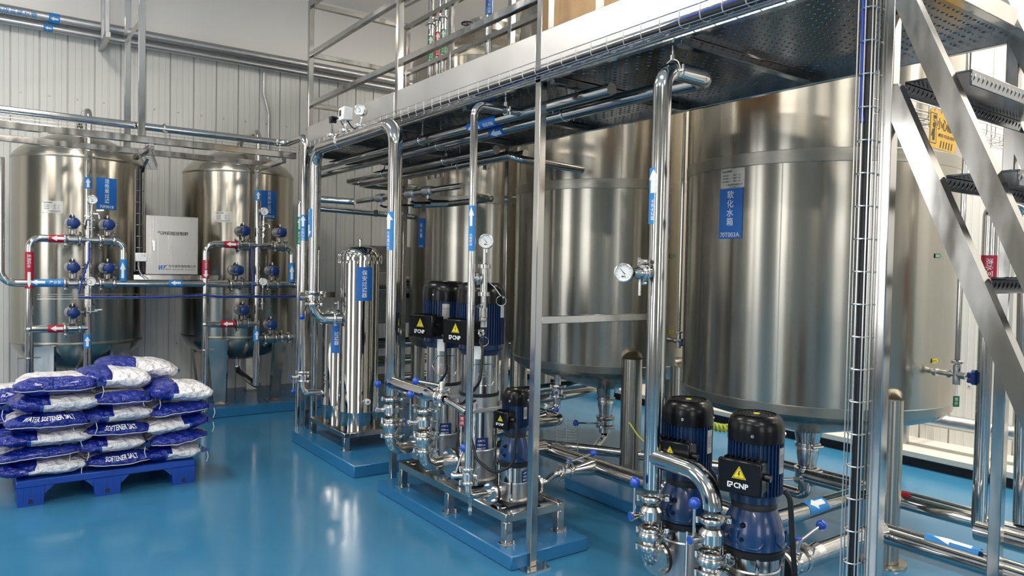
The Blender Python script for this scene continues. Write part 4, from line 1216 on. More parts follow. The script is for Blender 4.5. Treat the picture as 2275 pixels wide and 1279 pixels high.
HM = housing(2.392, 5.38, 0.152, 1.645, 'tall mirror polished filter housing with a blue sign, nearest the camera', True)
HB = housing(2.36, 5.72, 0.13, 1.14, 'shorter mirror polished filter housing behind the elbow of the tall one', False)
part(HM, 'drain_cock', B().cyl((2.40, 5.23, 0.45), (2.37, 5.15, 0.452), 0.010, n=10).lathe((2.37, 5.15, 0.452), [(0.02, 0), (0.022, 0.006), (0.022, 0.02), (0.010, 0.022)], 14, (-0.35, -1, 0)), M['white'])
tank_sign((2.392, 5.38), 0.153, -100, 1.352, 0.128, 0.262, '保安过滤器', None, 0.041, 'housing_sign', 'blue security filter sign on the tall polished housing', 0.0)
tank_sign((2.36, 5.72), 0.131, -118, 0.90, 0.075, 0.24, '过滤器', None, 0.036, 'housing_sign', 'blue sign on the shorter housing, half hidden by the tall one', 0.0)

# ------------------------------------------------------------------ pump skid
t = thing('pump_skid', 'stainless skid frame carrying the two tall pumps and the small pump', 'stand', (2.35, 3.6, 0.074))
KX0, KX1, KY0, KY1, KZ = 2.155, 2.545, 3.00, 4.20, 0.236
b = B()
for x in (KX0, KX1 - 0.045): b.bbox(x, KY0, KZ - 0.045, x + 0.045, KY1, KZ, 0.003)
for y in (KY0, KY1 - 0.045): b.bbox(KX0 + 0.045, y, KZ - 0.045, KX1 - 0.045, y + 0.045, KZ, 0.003)
part(t, 'frame', b, M['post'])
for y in (3.10, 3.26, 3.45, 3.70, 3.92, 4.10):
    part(t, 'cross_bar', B().bbox(KX0 + 0.045, y, KZ - 0.044, KX1 - 0.045, y + 0.04, KZ - 0.001, 0.003), M['post'])
for y in (KY0, 3.575, KY1 - 0.045):
    for x in (KX0, KX1 - 0.045):
        o = part(t, 'leg', B().bbox(x, y, 0.079, x + 0.045, y + 0.045, KZ - 0.044, 0.003), M['post'])
        build('foot', B().box(x - 0.012, y - 0.012, 0.074, x + 0.058, y + 0.058, 0.079).cyl((x + 0.05, y - 0.004, 0.079), (x + 0.05, y - 0.004, 0.098), 0.007, n=6), M['cast'], o)

# ------------------------------------------------------------------ vertical pumps
def warn_logo(parent, fn, s, logo=True):
    b = B(); h = s * 0.5
    tri = [(-h, -h * 0.72), (h, -h * 0.72), (0, h)]
    f1 = fn(0.0012); f2 = fn(0.0018)
    b.add([f1(*p) for p in tri], [(0, 1, 2)])
    w = part(parent, 'warning_label', b, M['warn'], 'yellow warning triangle')
    b = B()
    k = 0.86; tin = [(x * k, y * k + 0.01 * s * 0) for x, y in tri]; k2 = 0.76; t2 = [(x * k2, y * k2) for x, y in tri]
    for i in range(3):
        j = (i + 1) % 3
        b.add([f2(*tin[i]), f2(*tin[j]), f2(*t2[j]), f2(*t2[i])], [(0, 1, 2, 3)])
    bolt = [(0.02, 0.42), (-0.10, -0.08), (0.0, -0.05), (-0.07, -0.42), (0.10, 0.06), (0.01, 0.04), (0.08, 0.36)]
    b.add([f2(x * s * 0.85, y * s * 0.6 - s * 0.04) for x, y in bolt], [(0, 1, 2), (2, 3, 4), (4, 5, 2), (0, 2, 5), (0, 5, 6)])
    build_child = build('label_symbol', b, M['ink'], parent)
    if logo:
        b = B()
        letters(b, glyphs('CNP', s * 0.50, 0.03), f2, s * 0.16, -s * 0.82)
        cx, cy, q = -s * 0.60, -s * 0.82, s * 0.19
        # rounded square emblem with a bent stroke cut out
        for x0, y0, x1, y1 in ((-1, -1, -0.55, 1), (-0.55, 0.6, 1, 1), (0.6, -0.2, 1, 0.6), (-0.55, -1, 0.3, -0.62), (-0.25, -0.28, 0.6, 0.12), (-0.25, -0.62, 0.1, -0.28)):
            b.add([f2(cx + x0 * q, cy + y0 * q), f2(cx + x1 * q, cy + y0 * q), f2(cx + x1 * q, cy + y1 * q), f2(cx + x0 * q, cy + y1 * q)], [(0, 1, 2, 3)])
        build('emblem', b, M['print'], parent)

def motor(t, x, y, z0, z1, zc, r, box_a, box_z, bw, bh, bd, fins=46, wsize=0.05, logo=True, plate_a=None):
    # finned body from z0 to zc, rounded black fan cowl from zc to z1
    b = B().lathe((x, y, 0), [(r * 0.9, z0), (r * 0.9, zc)], 40)
    b.lathe((x, y, 0), [(r * 0.7, z0 - 0.002), (r * 0.88, z0), (r * 0.90, z0 + 0.028), (r * 0.9, z0 + 0.034)], 40)
    for k in range(fins):
        a = 2 * PI * k / fins
        c, s_ = math.cos(a), math.sin(a)
        b.bar((x + c * r * 0.94, y + s_ * r * 0.94, z0 + 0.03), (x + c * r * 0.94, y + s_ * r * 0.94, zc), r * 0.045, r * 0.12, (c, s_, 0))
    part(t, 'motor_body', b, M['motor'], 'navy finned motor body')
    h = z1 - zc
    b = B().lathe((x, y, 0), [(r * 0.97, zc - 0.002), (r * 1.02, zc), (r * 1.02, zc + h * 0.45), (r * 0.99, zc + h * 0.66), (r * 0.92, zc + h * 0.84), (r * 0.80, zc + h * 0.96), (r * 0.74, z1), (r * 0.70, z1), (r * 0.70, z1 - 0.006), (0, z1 - 0.006)], 40)
    cw = part(t, 'fan_cowl', b, M['black'], 'glossy black fan cowl')
    b = B()
    for q in range(1, 6): b.torus((x, y, z1 - 0.004), r * 0.70 * q / 5.6, 0.0018, (0, 0, 1), 28, 5)
    for k in range(8):
        a = PI * k / 8; b.bar((x - r * 0.68 * math.cos(a), y - r * 0.68 * math.sin(a), z1 - 0.004), (x + r * 0.68 * math.cos(a), y + r * 0.68 * math.sin(a), z1 - 0.004), 0.004, 0.003)
    build('fan_grille', b, M['rubber'], cw)
    build('grille_badge', B().lathe((x, y, z1 - 0.003), [(r * 0.12, 0), (r * 0.11, 0.003), (0, 0.0035)], 16), M['green_hose'], cw)
    b = B()
    for k in range(4):
        a = 0.5 + k * PI / 2; b.lathe((x + r * 1.02 * math.cos(a), y + r * 1.02 * math.sin(a), zc + h * 0.3), [(0.007, 0), (0.006, 0.003), (0, 0.004)], 8, (math.cos(a), math.sin(a), 0))
    build('cowl_screw', b, M['cast'], cw)
    # terminal box
    a = math.radians(box_a); n = Vector((math.cos(a), math.sin(a), 0)); rr = ZU.cross(n)
    c = Vector((x, y, box_z))
    b = B(); b.M = Matrix.Translation(c) @ Matrix(((rr.x, -n.x, 0, 0), (rr.y, -n.y, 0, 0), (0, 0, 1, 0), (0, 0, 0, 1)))
    d0, d1 = r * 0.75, r + bd
    b.bbox(-bw / 2, -d1, -bh / 2, bw / 2, -(d1 - 0.022), bh / 2, 0.006)
    b.bbox(-bw * 0.46, -(d1 - 0.024), -bh * 0.45, bw * 0.46, -d0, bh * 0.45, 0.004)
    for sx in (-1, 1):
        for sz in (-1, 1): b.lathe((sx * bw * 0.42, -d1, sz * bh * 0.40), [(0.006, 0), (0.005, 0.003), (0, 0.003)], 8, (0, -1, 0))
    for k in range(7): b.box(-bw * 0.4 + k * bw * 0.8 / 6.5, -(d1 - 0.02), bh / 2 - 0.006, -bw * 0.4 + k * bw * 0.8 / 6.5 + 0.006, -(r + 0.005), bh / 2 + 0.004)
    b.cyl((bw * 0.46, -(r + bd * 0.5), bh * 0.1), (bw * 0.46 + 0.03, -(r + bd * 0.5), bh * 0.07), 0.014, n=10)
    bx = part(t, 'terminal_box', b, M['black'], 'black terminal box')
    fc = c + n * d1
    warn_logo(bx, lambda off: planemap(fc + ZU * (wsize * 0.28), rr, ZU, off), wsize, logo) if False else None
    warn_logo(t, lambda off: planemap(fc + ZU * (wsize * 0.28) - rr * 0.0, rr, ZU, off), wsize, logo)
    if plate_a is not None:
        f1 = cylmap(x, y, r * 1.0, math.radians(plate_a), zc - (zc - z0) * 0.28, 0.002); f0 = cylmap(x, y, r * 0.95, math.radians(plate_a), zc - (zc - z0) * 0.28, 0)
        w_, h_ = r * 0.32, (zc - z0) * 0.42
        rp = part(t, 'rating_plate', patch(B(), f1, w_, h_, 4, 1, inner=f0), M['plate'])
        b = B(); f2 = cylmap(x, y, r * 1.0, math.radians(plate_a), zc - (zc - z0) * 0.28, 0.0028)
        for k in range(6): letters(b, rotg(glyphs('50Hz 380V IP55 2900r', w_ * 0.16), PI / 2), f2, -w_ * 0.38 + k * w_ * 0.15, 0)
        build('plate_printing', b, M['ink'], rp)
    return n, rr

def barrel(t, x, y, zb, zt, r, port_z, port_r, base_w, rods=True, flange_r=0.075, plen=0.12):
    # cast base with two flanged ports, stainless barrel and stay rods
    b = B().lathe((x, y, 0), [(r * 1.02, zb + 0.02), (r * 1.04, port_z + port_r + 0.012), (r * 1.06, port_z + port_r + 0.02), (r * 1.02, port_z + port_r + 0.026)], 36)
    b.lathe((x, y, 0), [(r * 1.25, zb + 0.004), (r * 1.25, zb + 0.018), (r * 1.03, zb + 0.024)], 36)
    part(t, 'pump_base', b, M['silver'])
    part(t, 'foot_ring', B().bbox(x - base_w / 2, y - base_w / 2, zb, x + base_w / 2, y + base_w / 2, zb + 0.014, 0.004), M['rubber'], 'black foot plate')
    part(t, 'barrel', B().lathe((x, y, 0), [(r, port_z + port_r + 0.024), (r, zt)], 44), M['barrel'])
    for s_ in (-1, 1):
        b = B().cyl((x + s_ * r * 0.8, y, port_z), (x + s_ * (r + plen - 0.02), y, port_z), port_r, n=20)
        part(t, 'port', b, M['silver'])
        q = Vector((x + s_ * (r + plen - 0.03), y, port_z))
        b = B().cyl(q, q + Vector((s_ * 0.016, 0, 0)), flange_r, n=28)
        part(t, 'port_flange', b, M['rubber'])
        b = B().cyl(q + Vector((s_ * 0.017, 0, 0)), q + Vector((s_ * 0.031, 0, 0)), flange_r, n=28)
        for k in range(4):
            a = PI / 4 + k * PI / 2; o = Vector((0, math.cos(a), math.sin(a))) * flange_r * 0.78
            b.cyl(q + o + Vector((s_ * 0.031, 0, 0)), q + o + Vector((s_ * 0.041, 0, 0)), 0.010, n=6).cyl(q + o - Vector((s_ * 0.02, 0, 0)), q + o + Vector((s_ * 0.046, 0, 0)), 0.005, n=6)
        part(t, 'counter_flange', b, M['cast'])
    if rods:
        for k in range(4):
            a = PI / 4 + k * PI / 2; px, py = x + r * 1.14 * math.cos(a), y + r * 1.14 * math.sin(a)
            part(t, 'stay_rod', B().cyl((px, py, zb + 0.016), (px, py, zt + 0.002), r * 0.07, n=8).cyl((px, py, zb + 0.02), (px, py, zb + 0.035), r * 0.15, n=6), M['pipe'])

def spec_plate(t, x, y, r, ang, z, w, h, txt):
    f0 = cylmap(x, y, r, math.radians(ang), z, -0.0005); f1 = cylmap(x, y, r, math.radians(ang), z, 0.002); f2 = cylmap(x, y, r, math.radians(ang), z, 0.0028)
    p = part(t, 'data_plate', patch(B(), f1, w, h, 6, 1, inner=f0), M['actu'], 'blue printed data plate')
    b = B()
    for k, s_ in enumerate(txt): letters(b, glyphs(s_, h * 0.16, 0.01), f2, 0, h * (0.33 - 0.24 * k))
    build('plate_printing', b, M['print'], p)

def tall_pump(x, y, zt, label):
    k = zt - KZ
    z = lambda f: KZ + f * k
    r = 0.142
    t = thing('vertical_pump', label, 'pump', (x, y, KZ), 'tall blue pumps on the skid')
    motor(t, x, y, z(0.668), zt, z(0.897), r, 196, z(0.762), 0.205, 0.140, 0.078, 52, 0.062, True, -118)
    # stainless guard with embossed outline, black band, silver adapter
    g0, g1 = z(0.450), z(0.640); gr = 0.112
    part(t, 'coupling_guard', B().lathe((x, y, 0), [(gr, g0), (gr, g1)], 44), M['barrel'], 'stainless coupling guard')
    part(t, 'neck', B().lathe((x, y, 0), [(gr * 0.9, g1 - 0.005), (r * 0.80, g1), (r * 0.95, z(0.668))], 40), M['motor'])
    part(t, 'guard_band', B().lathe((x, y, 0), [(gr + 0.004, g0 - 0.02), (gr + 0.006, g0 - 0.018), (gr + 0.006, g0), (gr - 0.002, g0 + 0.002)], 40), M['rubber'])
    em = cylmap(x, y, gr, math.radians(-112), (g0 + g1) / 2, 0.002)
    ring = [(-0.10, 0), (-0.055, 0.062), (0.055, 0.062), (0.075, 0.03), (0.075, -0.03), (0.055, -0.062), (-0.055, -0.062), (-0.10, 0)]
    b = B(); pp = []
    for (u0, v0), (u1, v1) in zip(ring, ring[1:]):
        for q in range(6): pp.append(em(u0 + (u1 - u0) * q / 6, v0 + (v1 - v0) * q / 6))
    pp.append(pp[0]); b.tube(pp, 0.0028, 0.0, 6)
    part(t, 'embossed_outline', b, M['pipe'])
    b = B(); letters(b, glyphs('PCN', 0.036, 0.02), em, -0.005, 0); part(t, 'embossed_letters', b, M['galv'])
    b = B().lathe((x, y, 0), [(gr * 0.6, z(0.375)), (gr * 1.02, z(0.378)), (gr * 1.02, g0 - 0.02)], 40)
    b.bbox(x - 0.118, y - 0.118, z(0.360), x + 0.118, y + 0.118, z(0.382), 0.004)
    for k_ in range(4):
        a = PI / 4 + k_ * PI / 2; b.cyl((x + 0.13 * math.cos(a), y + 0.13 * math.sin(a), z(0.38)), (x + 0.13 * math.cos(a), y + 0.13 * math.sin(a), z(0.405)), 0.014, n=6)
    part(t, 'adapter', b, M['silver'])
    barrel(t, x, y, KZ, z(0.363), 0.092, 0.36, 0.045, 0.26, True, 0.085, 0.11)
    spec_plate(t, x, y, 0.092, -112, z(0.185), 0.085, 0.10, ['≤90°C', '1000 m', 'M8J1T7', '-15~70°C'])
    # side bracket of the column
    b = B().prism([(-0.014, -0.12), (0.014, -0.15), (0.014, 0.12), (-0.014, 0.10)], (x - 0.125, y - 0.02, z(0.53)), (0.55, -0.83, 0), (0, 0, 1), 0.008)
    part(t, 'service_card', patch(B(), cylmap(x, y, r * 1.0, math.radians(-128), z(0.66), 0.012), 0.045, 0.075, 4, 1), M['print'], 'white service card with red print')
    return t
tall_pump(2.38, 3.61, 1.408, 'nearer of the two tall blue and black pumps on the skid')
tall_pump(2.40, 4.065, 1.405, 'farther of the two tall blue and black pumps on the skid')

def short_pump(x, y, zb, zs, r, br, label, group, bw, bh, bd, ws, plate=True):
    # zs: barrel top, skirt bottom, coupling top, cowl bottom, top
    z_bt, z_ct, z_mb, z_cw, z_t = zs
    t = thing('vertical_pump', label, 'pump', (x, y, zb), group)
    motor(t, x, y, z_mb, z_t, z_cw, r, 196, z_mb + (z_cw - z_mb) * 0.5, bw, bh, bd, 40, ws, True, -80)
    part(t, 'collar', B().lathe((x, y, 0), [(r * 0.5, z_ct - 0.012), (r * 0.83, z_ct - 0.01), (r * 0.83, z_ct + 0.008), (r * 0.78, z_mb), (r * 0.6, z_mb)], 40), M['rubber'])
    h = z_ct - z_bt
    b = B().lathe((x, y, 0), [(br * 1.05, z_bt), (br * 1.18, z_bt + h * 0.05), (br * 1.17, z_bt + h * 0.35), (br * 1.06, z_bt + h * 0.6), (r * 0.86, z_bt + h * 0.85), (r * 0.78, z_ct - 0.008)], 48)
    cp = part(t, 'coupling_housing', b, M['couple'], 'blue coupling housing')
    b = B()
    for sa in (-150, -75):
        em = cylmap(x, y, br * 1.17, math.radians(sa), z_bt + h * 0.28, 0.003)
        pts = [em(u, v) for u, v in ((-0.045, h * 0.22), (-0.05, 0), (-0.02, -h * 0.16), (0.03, -h * 0.16), (0.05, 0.0), (0.045, h * 0.12))]
        b.tube(pts, 0.004, 0.015, 8)
    build('raised_outline', b, M['couple'], cp)
    for dz in (0.62, 0.30):
        b = B(); b.lathe(Vector((x, y, z_bt + h * dz)) + Vector((-0.97, -0.26, 0)) * br * 1.02, [(0.009, 0), (0.009, 0.012), (0.007, 0.018), (0, 0.019)], 10, (-0.97, -0.26, 0))
        build('housing_screw', b, M['black'], cp)
    part(t, 'lower_ring', B().lathe((x, y, 0), [(br * 0.9, z_bt - 0.028), (br * 1.16, z_bt - 0.024), (br * 1.2, z_bt), (br * 1.1, z_bt + 0.004)], 40), M['rubber'])
    barrel(t, x, y, zb, z_bt - 0.02, br, 0.333 if zb < 0.2 else 0.300, 0.033 if zb < 0.2 else 0.022, br * 2.9, True, 0.07 if zb < 0.2 else 0.058, 0.085)
    if plate: spec_plate(t, x, y, br, -70, zb + (z_bt - zb) * 0.62, br * 0.72, (z_bt - zb) * 0.36, ['≤90°C', '1000 m', 'M8J1T7', '-15~70°C'])
    return t
short_pump(2.33, 3.175, KZ, (0.455, 0.600, 0.615, 0.765, 0.845), 0.074, 0.072, 'small black and blue pump at the near end of the skid', 'short blue pumps', 0.10, 0.095, 0.055, 0.036)
short_pump(2.385, 2.025, 0.112, (0.465, 0.625, 0.642, 0.868, 0.968), 0.102, 0.098, 'foreground blue and black pump behind the curved pipe', 'short blue pumps', 0.165, 0.125, 0.062, 0.054)
short_pump(2.375, 1.685, 0.112, (0.465, 0.625, 0.642, 0.868, 0.968), 0.102, 0.098, 'foreground blue and black pump farthest right, nearest the stair', 'short blue pumps', 0.165, 0.125, 0.062, 0.054)
# base frame under the two foreground pumps
t = thing('pump_stand', 'low stainless base frame under the two foreground pumps', 'stand', (2.38, 1.8, 0.074))
b = B()
for x in (2.20, 2.52): b.bbox(x, 1.45, 0.074, x + 0.05, 2.27, 0.1115, 0.003)
for y in (1.45, 1.84, 2.22): b.bbox(2.25, y, 0.074, 2.52, y + 0.05, 0.1115, 0.003)
part(t, 'frame', b, M['post'])
# ------------------------------------------------------------------ delivery lines of the skid pumps
ny = Vector((0, -1, 0))
FCE = (-0.62, -0.78, 0)
# riser pipe with its top run along the platform edge and drop into the tall filter housing
t = pipe('delivery_pipe', [(2.03, 4.065, 0.70), (2.03, 4.065, 2.375), (2.045, 5.45, 2.375), (2.045, 5.45, 1.27)], 0.044, 'big polished pipe rising by the second post and looping back to the tall filter housing', 0.135, 24)
flow_label(t, (2.03, 4.065, 1.71), (0, 0, 1), (-0.95, -0.2, 0), 0.044, 0.235, 'sky', 1, '过滤器进水', 50)
flow_label(t, (2.045, 5.45, 1.81), (0, 0, -1), (-0.98, 0.1, 0), 0.044, 0.22, 'sky', 1, '原水进水', 45)
part(t, 'header_arm', B().tube([(2.03, 4.065, 0.775), (2.03, 3.60, 0.775)], 0.042, n=22).lathe((2.03, 3.60, 0.775), [(0.042, 0), (0.041, 0.01), (0.022, 0.09), (0.020, 0.10)], 22, ny), M['pipe'])
part(t, 'branch', B().cyl((2.03, 3.64, 0.775), (2.03, 3.64, 0.70), 0.038, n=20), M['pipe'])
b = B().torus((2.04, 4.95, 2.375), 0.048, 0.005, (0, 1, 0), 24, 6).bar((2.085, 4.94, 2.345), (2.13, 4.96, 2.345), 0.03, 0.010).cyl((2.11, 4.95, 2.325), (2.11, 4.95, 2.37), 0.007, n=6).bar((2.09, 4.95, 2.36), (2.20, 4.95, 2.40), 0.02, 0.02)
part(t, 'pipe_clip', b, M['cast'])
butterfly((2.03, 3.505 - 0.04, 0.775), 0.020, (0.3, 0.35, 1), 'small butterfly valve on the tapered arm between the skid pumps', up=0.06, lev=0.16, hub=0.075, tilt=(-0.4, 0.75), axis=(0, 1, 0), cl=0.036, knob=0.022)
pipe('bypass_pipe', [(2.03, 3.435, 0.775), (2.035, 3.34, 0.76), (2.042, 3.22, 0.735)], 0.016, 'short thin pipe linking the tapered arm to the thin riser', 0.05, 14)
def discharge(px, y, cx, zt, zv, zc, zb, zp, r, R, nm_, lev=0.15):
    butterfly((cx, y, zv), r, (-0.98, 0.2, 0), 'butterfly valve with raised blue knob on the ' + nm_, up=1, lev=lev, hub=r + 0.055, cl=(zt - zv))
    check_valve((cx, y, zc), r, R, 'flared check valve below the butterfly valve on the ' + nm_, zv - (zt - zv) - 0.012, zb + 0.012)
    pipe('pump_elbow', [(cx, y, zb - 0.012), (cx, y, zp), (px, y, zp)], r, 'polished elbow into the ' + nm_, (r * 2.4), 20)
discharge(2.19, 3.64, 2.03, 0.675, 0.61, 0.52, 0.445, 0.36, 0.038, 0.068, 'nearer tall pump discharge')
discharge(2.20, 4.065, 2.03, 0.675, 0.61, 0.52, 0.445, 0.36, 0.038, 0.068, 'farther tall pump discharge')
# thin riser of the small pump
t = pipe('thin_riser', [(2.045, 3.195, 0.45), (2.045, 3.20, 2.34), (2.38, 3.22, 2.345)], 0.020, 'thin riser pipe in front of the skid pumps, bent under the walkway', 0.06, 16)
flow_label(t, (2.045, 3.195, 1.70), (0, 0, 1), (-0.8, -0.5, 0), 0.020, 0.235, 'sky', 1, '反洗进水', 60, 0.016)
hanger(t, (2.25, 3.21, 2.342), 0.020, 2.42, (1, 0, 0))
butterfly((2.045, 3.195, 0.405), 0.020, (-0.75, 0.6, 0), 'butterfly valve at the foot of the thin riser, knob leaning back', up=1, lev=0.14, hub=0.075, tilt=(0.3, -0.12), cl=0.036)
pipe('pump_elbow', [(2.045, 3.195, 0.368), (2.045, 3.19, 0.300), (2.18, 3.175, 0.300)], 0.019, 'thin elbow into the small skid pump', 0.03, 16)
hang_tag(2.055, 3.185, 0.32, 'cast', '阀', 'steel ring tag hanging from the foot of the thin riser', h=0.06, w=0.016)
# gauge tree on the thin riser
t = thing('sampling_valve', 'polished sample valve tree carrying the gauge in front of the nearer tall pump', 'valve', (2.11, 3.19, 1.30))
gx, gy = 2.115, 3.185
b = B().cyl((gx, gy, 1.52), (gx, gy, 1.60), 0.010, n=12).lathe((gx, gy, 1.50), [(0.03, 0), (0.03, 0.012), (0.014, 0.02)], 18).cyl((gx, gy, 1.37), (gx, gy, 1.50), 0.019, n=18)
b.lathe((gx, gy, 1.36), [(0.019, -0.012), (0.032, -0.010), (0.032, 0.010), (0.019, 0.012)], 18).lathe((gx, gy, 1.505), [(0.019, -0.012), (0.034, -0.010), (0.034, 0.010), (0.019, 0.012)], 18)
b.cyl((gx, gy, 1.24), (gx, gy, 1.36), 0.015, n=16).lathe((gx, gy, 1.215), [(0.012, 0), (0.022, 0.006), (0.022, 0.02), (0.012, 0.026)], 14).cyl((gx, gy, 1.19), (gx, gy, 1.22), 0.010, n=10)
b.cyl((2.045, 3.195, 1.44), (gx, gy, 1.44), 0.016, n=14).lathe((2.075, 3.19, 1.44), [(0.016, -0.014), (0.033, -0.011), (0.036, 0), (0.033, 0.011), (0.016, 0.014)], 20, (1, -0.14, 0))
part(t, 'body', b, M['cast'])
part(t, 'handle', B().bar((gx - 0.055, gy - 0.02, 1.295), (gx - 0.005, gy - 0.02, 1.315), 0.010, 0.012).cyl((gx - 0.055, gy - 0.02, 1.293), (gx - 0.035, gy - 0.02, 1.302), 0.009, n=8), M['pipe'])
part(t, 'tag_ring', B().torus((gx + 0.085, gy - 0.04, 1.325), 0.026, 0.0016, (0.5, 0.86, 0), 22, 5).tube([(gx + 0.02, gy, 1.43), (gx + 0.05, gy - 0.02, 1.40), (gx + 0.08, gy - 0.04, 1.352)], 0.003, 0.02, 6), M['wire'])
part(t, 'tag_plate', B().bar((gx + 0.079, gy - 0.045, 1.267), (gx + 0.096, gy - 0.051, 1.267), 0.003, 0.06), M['plate'])
gauge((gx, gy - 0.012, 1.635), (-0.62, -0.78, 0.04), 'round gauge above the sample valve in front of the nearer tall pump', 0.037, (gx, gy, 1.56), back=0.045)
# sampling tap with ring on the nearer pump side
t = thing('sampling_tap', 'small tap with a wire ring in front of the nearer tall pump motor', 'valve', (2.27, 3.42, 1.0))
part(t, 'tap', B().lathe((2.275, 3.445, 1.13), [(0.012, -0.02), (0.022, -0.014), (0.022, 0.0), (0.012, 0.006)], 14, (-0.3, -0.9, 0.5)), M['cast'])
part(t, 'ring', B().torus((2.285, 3.43, 1.08), 0.026, 0.0016, (0.5, 0.86, 0), 22, 5).cyl((2.285, 3.43, 1.054), (2.287, 3.43, 0.99), 0.001, n=5), M['wire'])
# power leads of the pumps
def lead(path, r, label): return cable('cable', path, r, 'cable', label, 0.08)
lead([(2.265, 3.445, 1.075), (2.275, 3.42, 1.05), (2.245, 3.40, 0.86), (2.20, 3.50, 0.72), (2.18, 3.62, 0.70)], 0.009, 'black lead curving down from the terminal box of the nearer tall pump')
lead([(2.29, 3.905, 1.075), (2.30, 3.88, 1.05), (2.30, 3.86, 0.85), (2.25, 3.92, 0.73), (2.22, 4.0, 0.69)], 0.009, 'black lead curving down from the terminal box of the farther tall pump')
lead([(2.255, 3.09, 0.695), (2.265, 3.075, 0.66), (2.25, 3.07, 0.46), (2.185, 3.16, 0.405), (2.15, 3.28, 0.46), (2.15, 3.36, 0.62), (2.16, 3.40, 0.74), (2.24, 3.44, 0.745)], 0.008, 'black lead looping from the small pump past the nearer tall pump')
lead([(2.36, 1.545, 0.705), (2.37, 1.53, 0.69), (2.375, 1.515, 0.50), (2.39, 1.50, 0.30), (2.50, 1.50, 0.28)], 0.010, 'black corrugated lead hanging from the rightmost foreground pump')
lead([(2.36, 1.885, 0.705), (2.372, 1.872, 0.69), (2.39, 1.865, 0.56), (2.42, 1.86, 0.40)], 0.010, 'black lead hanging from the foreground pump behind the curved pipe')
lead([(2.22, 1.60, 0.405), (2.30, 1.54, 0.395), (2.44, 1.47, 0.36), (2.62, 1.35, 0.33)], 0.009, 'black lead crossing in front of the rightmost foreground pump')

# ------------------------------------------------------------------ delivery line of the foreground pumps
AX = 2.2
t = pipe('delivery_pipe', [(AX, 2.045, 0.615), (AX, 2.045, 2.315), (2.49, 2.045, 2.315), (2.51, 2.26, 2.325)], 0.0375, 'tall foreground delivery pipe rising to the walkway underside', 0.085, 28)
flow_label(t, (AX, 2.05, 1.80), (0, 0, 1), (-0.98, -0.12, 0), 0.0375, 0.225, 'sky', 1, '超滤水进水', 55, 0.017)
part(t, 'branch', B().tube([(AX, 2.045, 0.745), (AX, 1.74, 0.735), (AX, 1.74, 0.615)], 0.0365, 0.14, 28, seg=12), M['pipe'])
hanger(t, (2.255, 2.045, 2.315), 0.0375, 2.42, (1, 0, 0))
for y, nm_ in ((2.045, 'foreground pump behind the curved pipe'), (1.74, 'rightmost foreground pump')):
    discharge(2.25, y, AX, 0.575, 0.51, 0.425, 0.375, 0.315, 0.035, 0.058, nm_, lev=0.125)
hang_tag(2.215, 1.705, 0.49, 'green', '常开', 'green open tag on the discharge of the rightmost foreground pump', h=0.07, w=0.035)
hang_tag(2.215, 2.01, 0.50, 'green', '常开', 'green open tag on the discharge of the pump behind the curved pipe', h=0.06, w=0.03)
hang_tag(2.045, 3.60, 0.60, 'green', '常开', 'green tag on the discharge of the nearer tall pump', h=0.05, w=0.028)
hang_tag(2.045, 4.03, 0.62, 'green', '常开', 'green tag on the discharge of the farther tall pump', h=0.05, w=0.028)
hang_tag(2.13, 3.40, 0.74, 'red', '常闭', 'red closed tag hanging between the tall skid pumps', h=0.06, w=0.026)
hang_tag(2.05, 5.42, 1.20, 'green', '常开', 'green tag beside the elbow of the tall filter housing', h=0.06, w=0.03)
# gauge on the tall foreground pipe
gd = Vector((-0.86, 0.18, 0)).normalized()
g0 = Vector((AX, 2.045, 1.49))
t = thing('gauge_port', 'sanitary clamp port on the tall foreground pipe that holds the gauge', 'fitting', tuple(g0 + gd * 0.06))
b = B().cyl(g0 + gd * 0.03, g0 + gd * 0.065, 0.02, n=18); part(t, 'stub', b, M['pipe'])
b = B(); clamp_ring(b, g0 + gd * 0.068, gd, 0.022, 22, (0, 0, 1)); part(t, 'clamp', b, M['cast'])
part(t, 'cup', B().lathe(g0 + gd * 0.075, [(0.026, 0), (0.026, 0.02), (0.018, 0.035), (0.018, 0.045)], 22, gd), M['cast'])
part(t, 'drain_stub', B().cyl(g0 + gd * 0.085 - ZU * 0.02, g0 + gd * 0.085 - ZU * 0.09, 0.006, n=10), M['pipe'])
gauge(tuple(g0 + gd * 0.16), (-0.80, -0.56, 0.0), 'large round gauge sticking out left of the tall foreground pipe', 0.036, None, back=0.045)

# clamp valve and elbow feeding the tall filter housing
butterfly((2.045, 5.45, 1.235), 0.040, (-0.97, -0.1, 0), 'butterfly valve above the elbow of the tall filter housing, knob hanging down', up=-1, lev=0.13, hub=0.10, cl=0.045)
t = pipe('inlet_elbow', [(2.045, 5.45, 1.19), (2.05, 5.45, 1.075), (2.25, 5.385, 1.075)], 0.041, 'polished elbow from the clamp valve into the tall filter housing', 0.11, 24)
b = B(); clamp_ring(b, (2.20, 5.40, 1.075), (1, -0.3, 0), 0.041); part(t, 'clamp', b, M['cast'])
part(t, 'support_strap', B().bbox(2.04, 5.75, 1.225, 2.34, 5.76, 1.27, 0.002), M['post'])

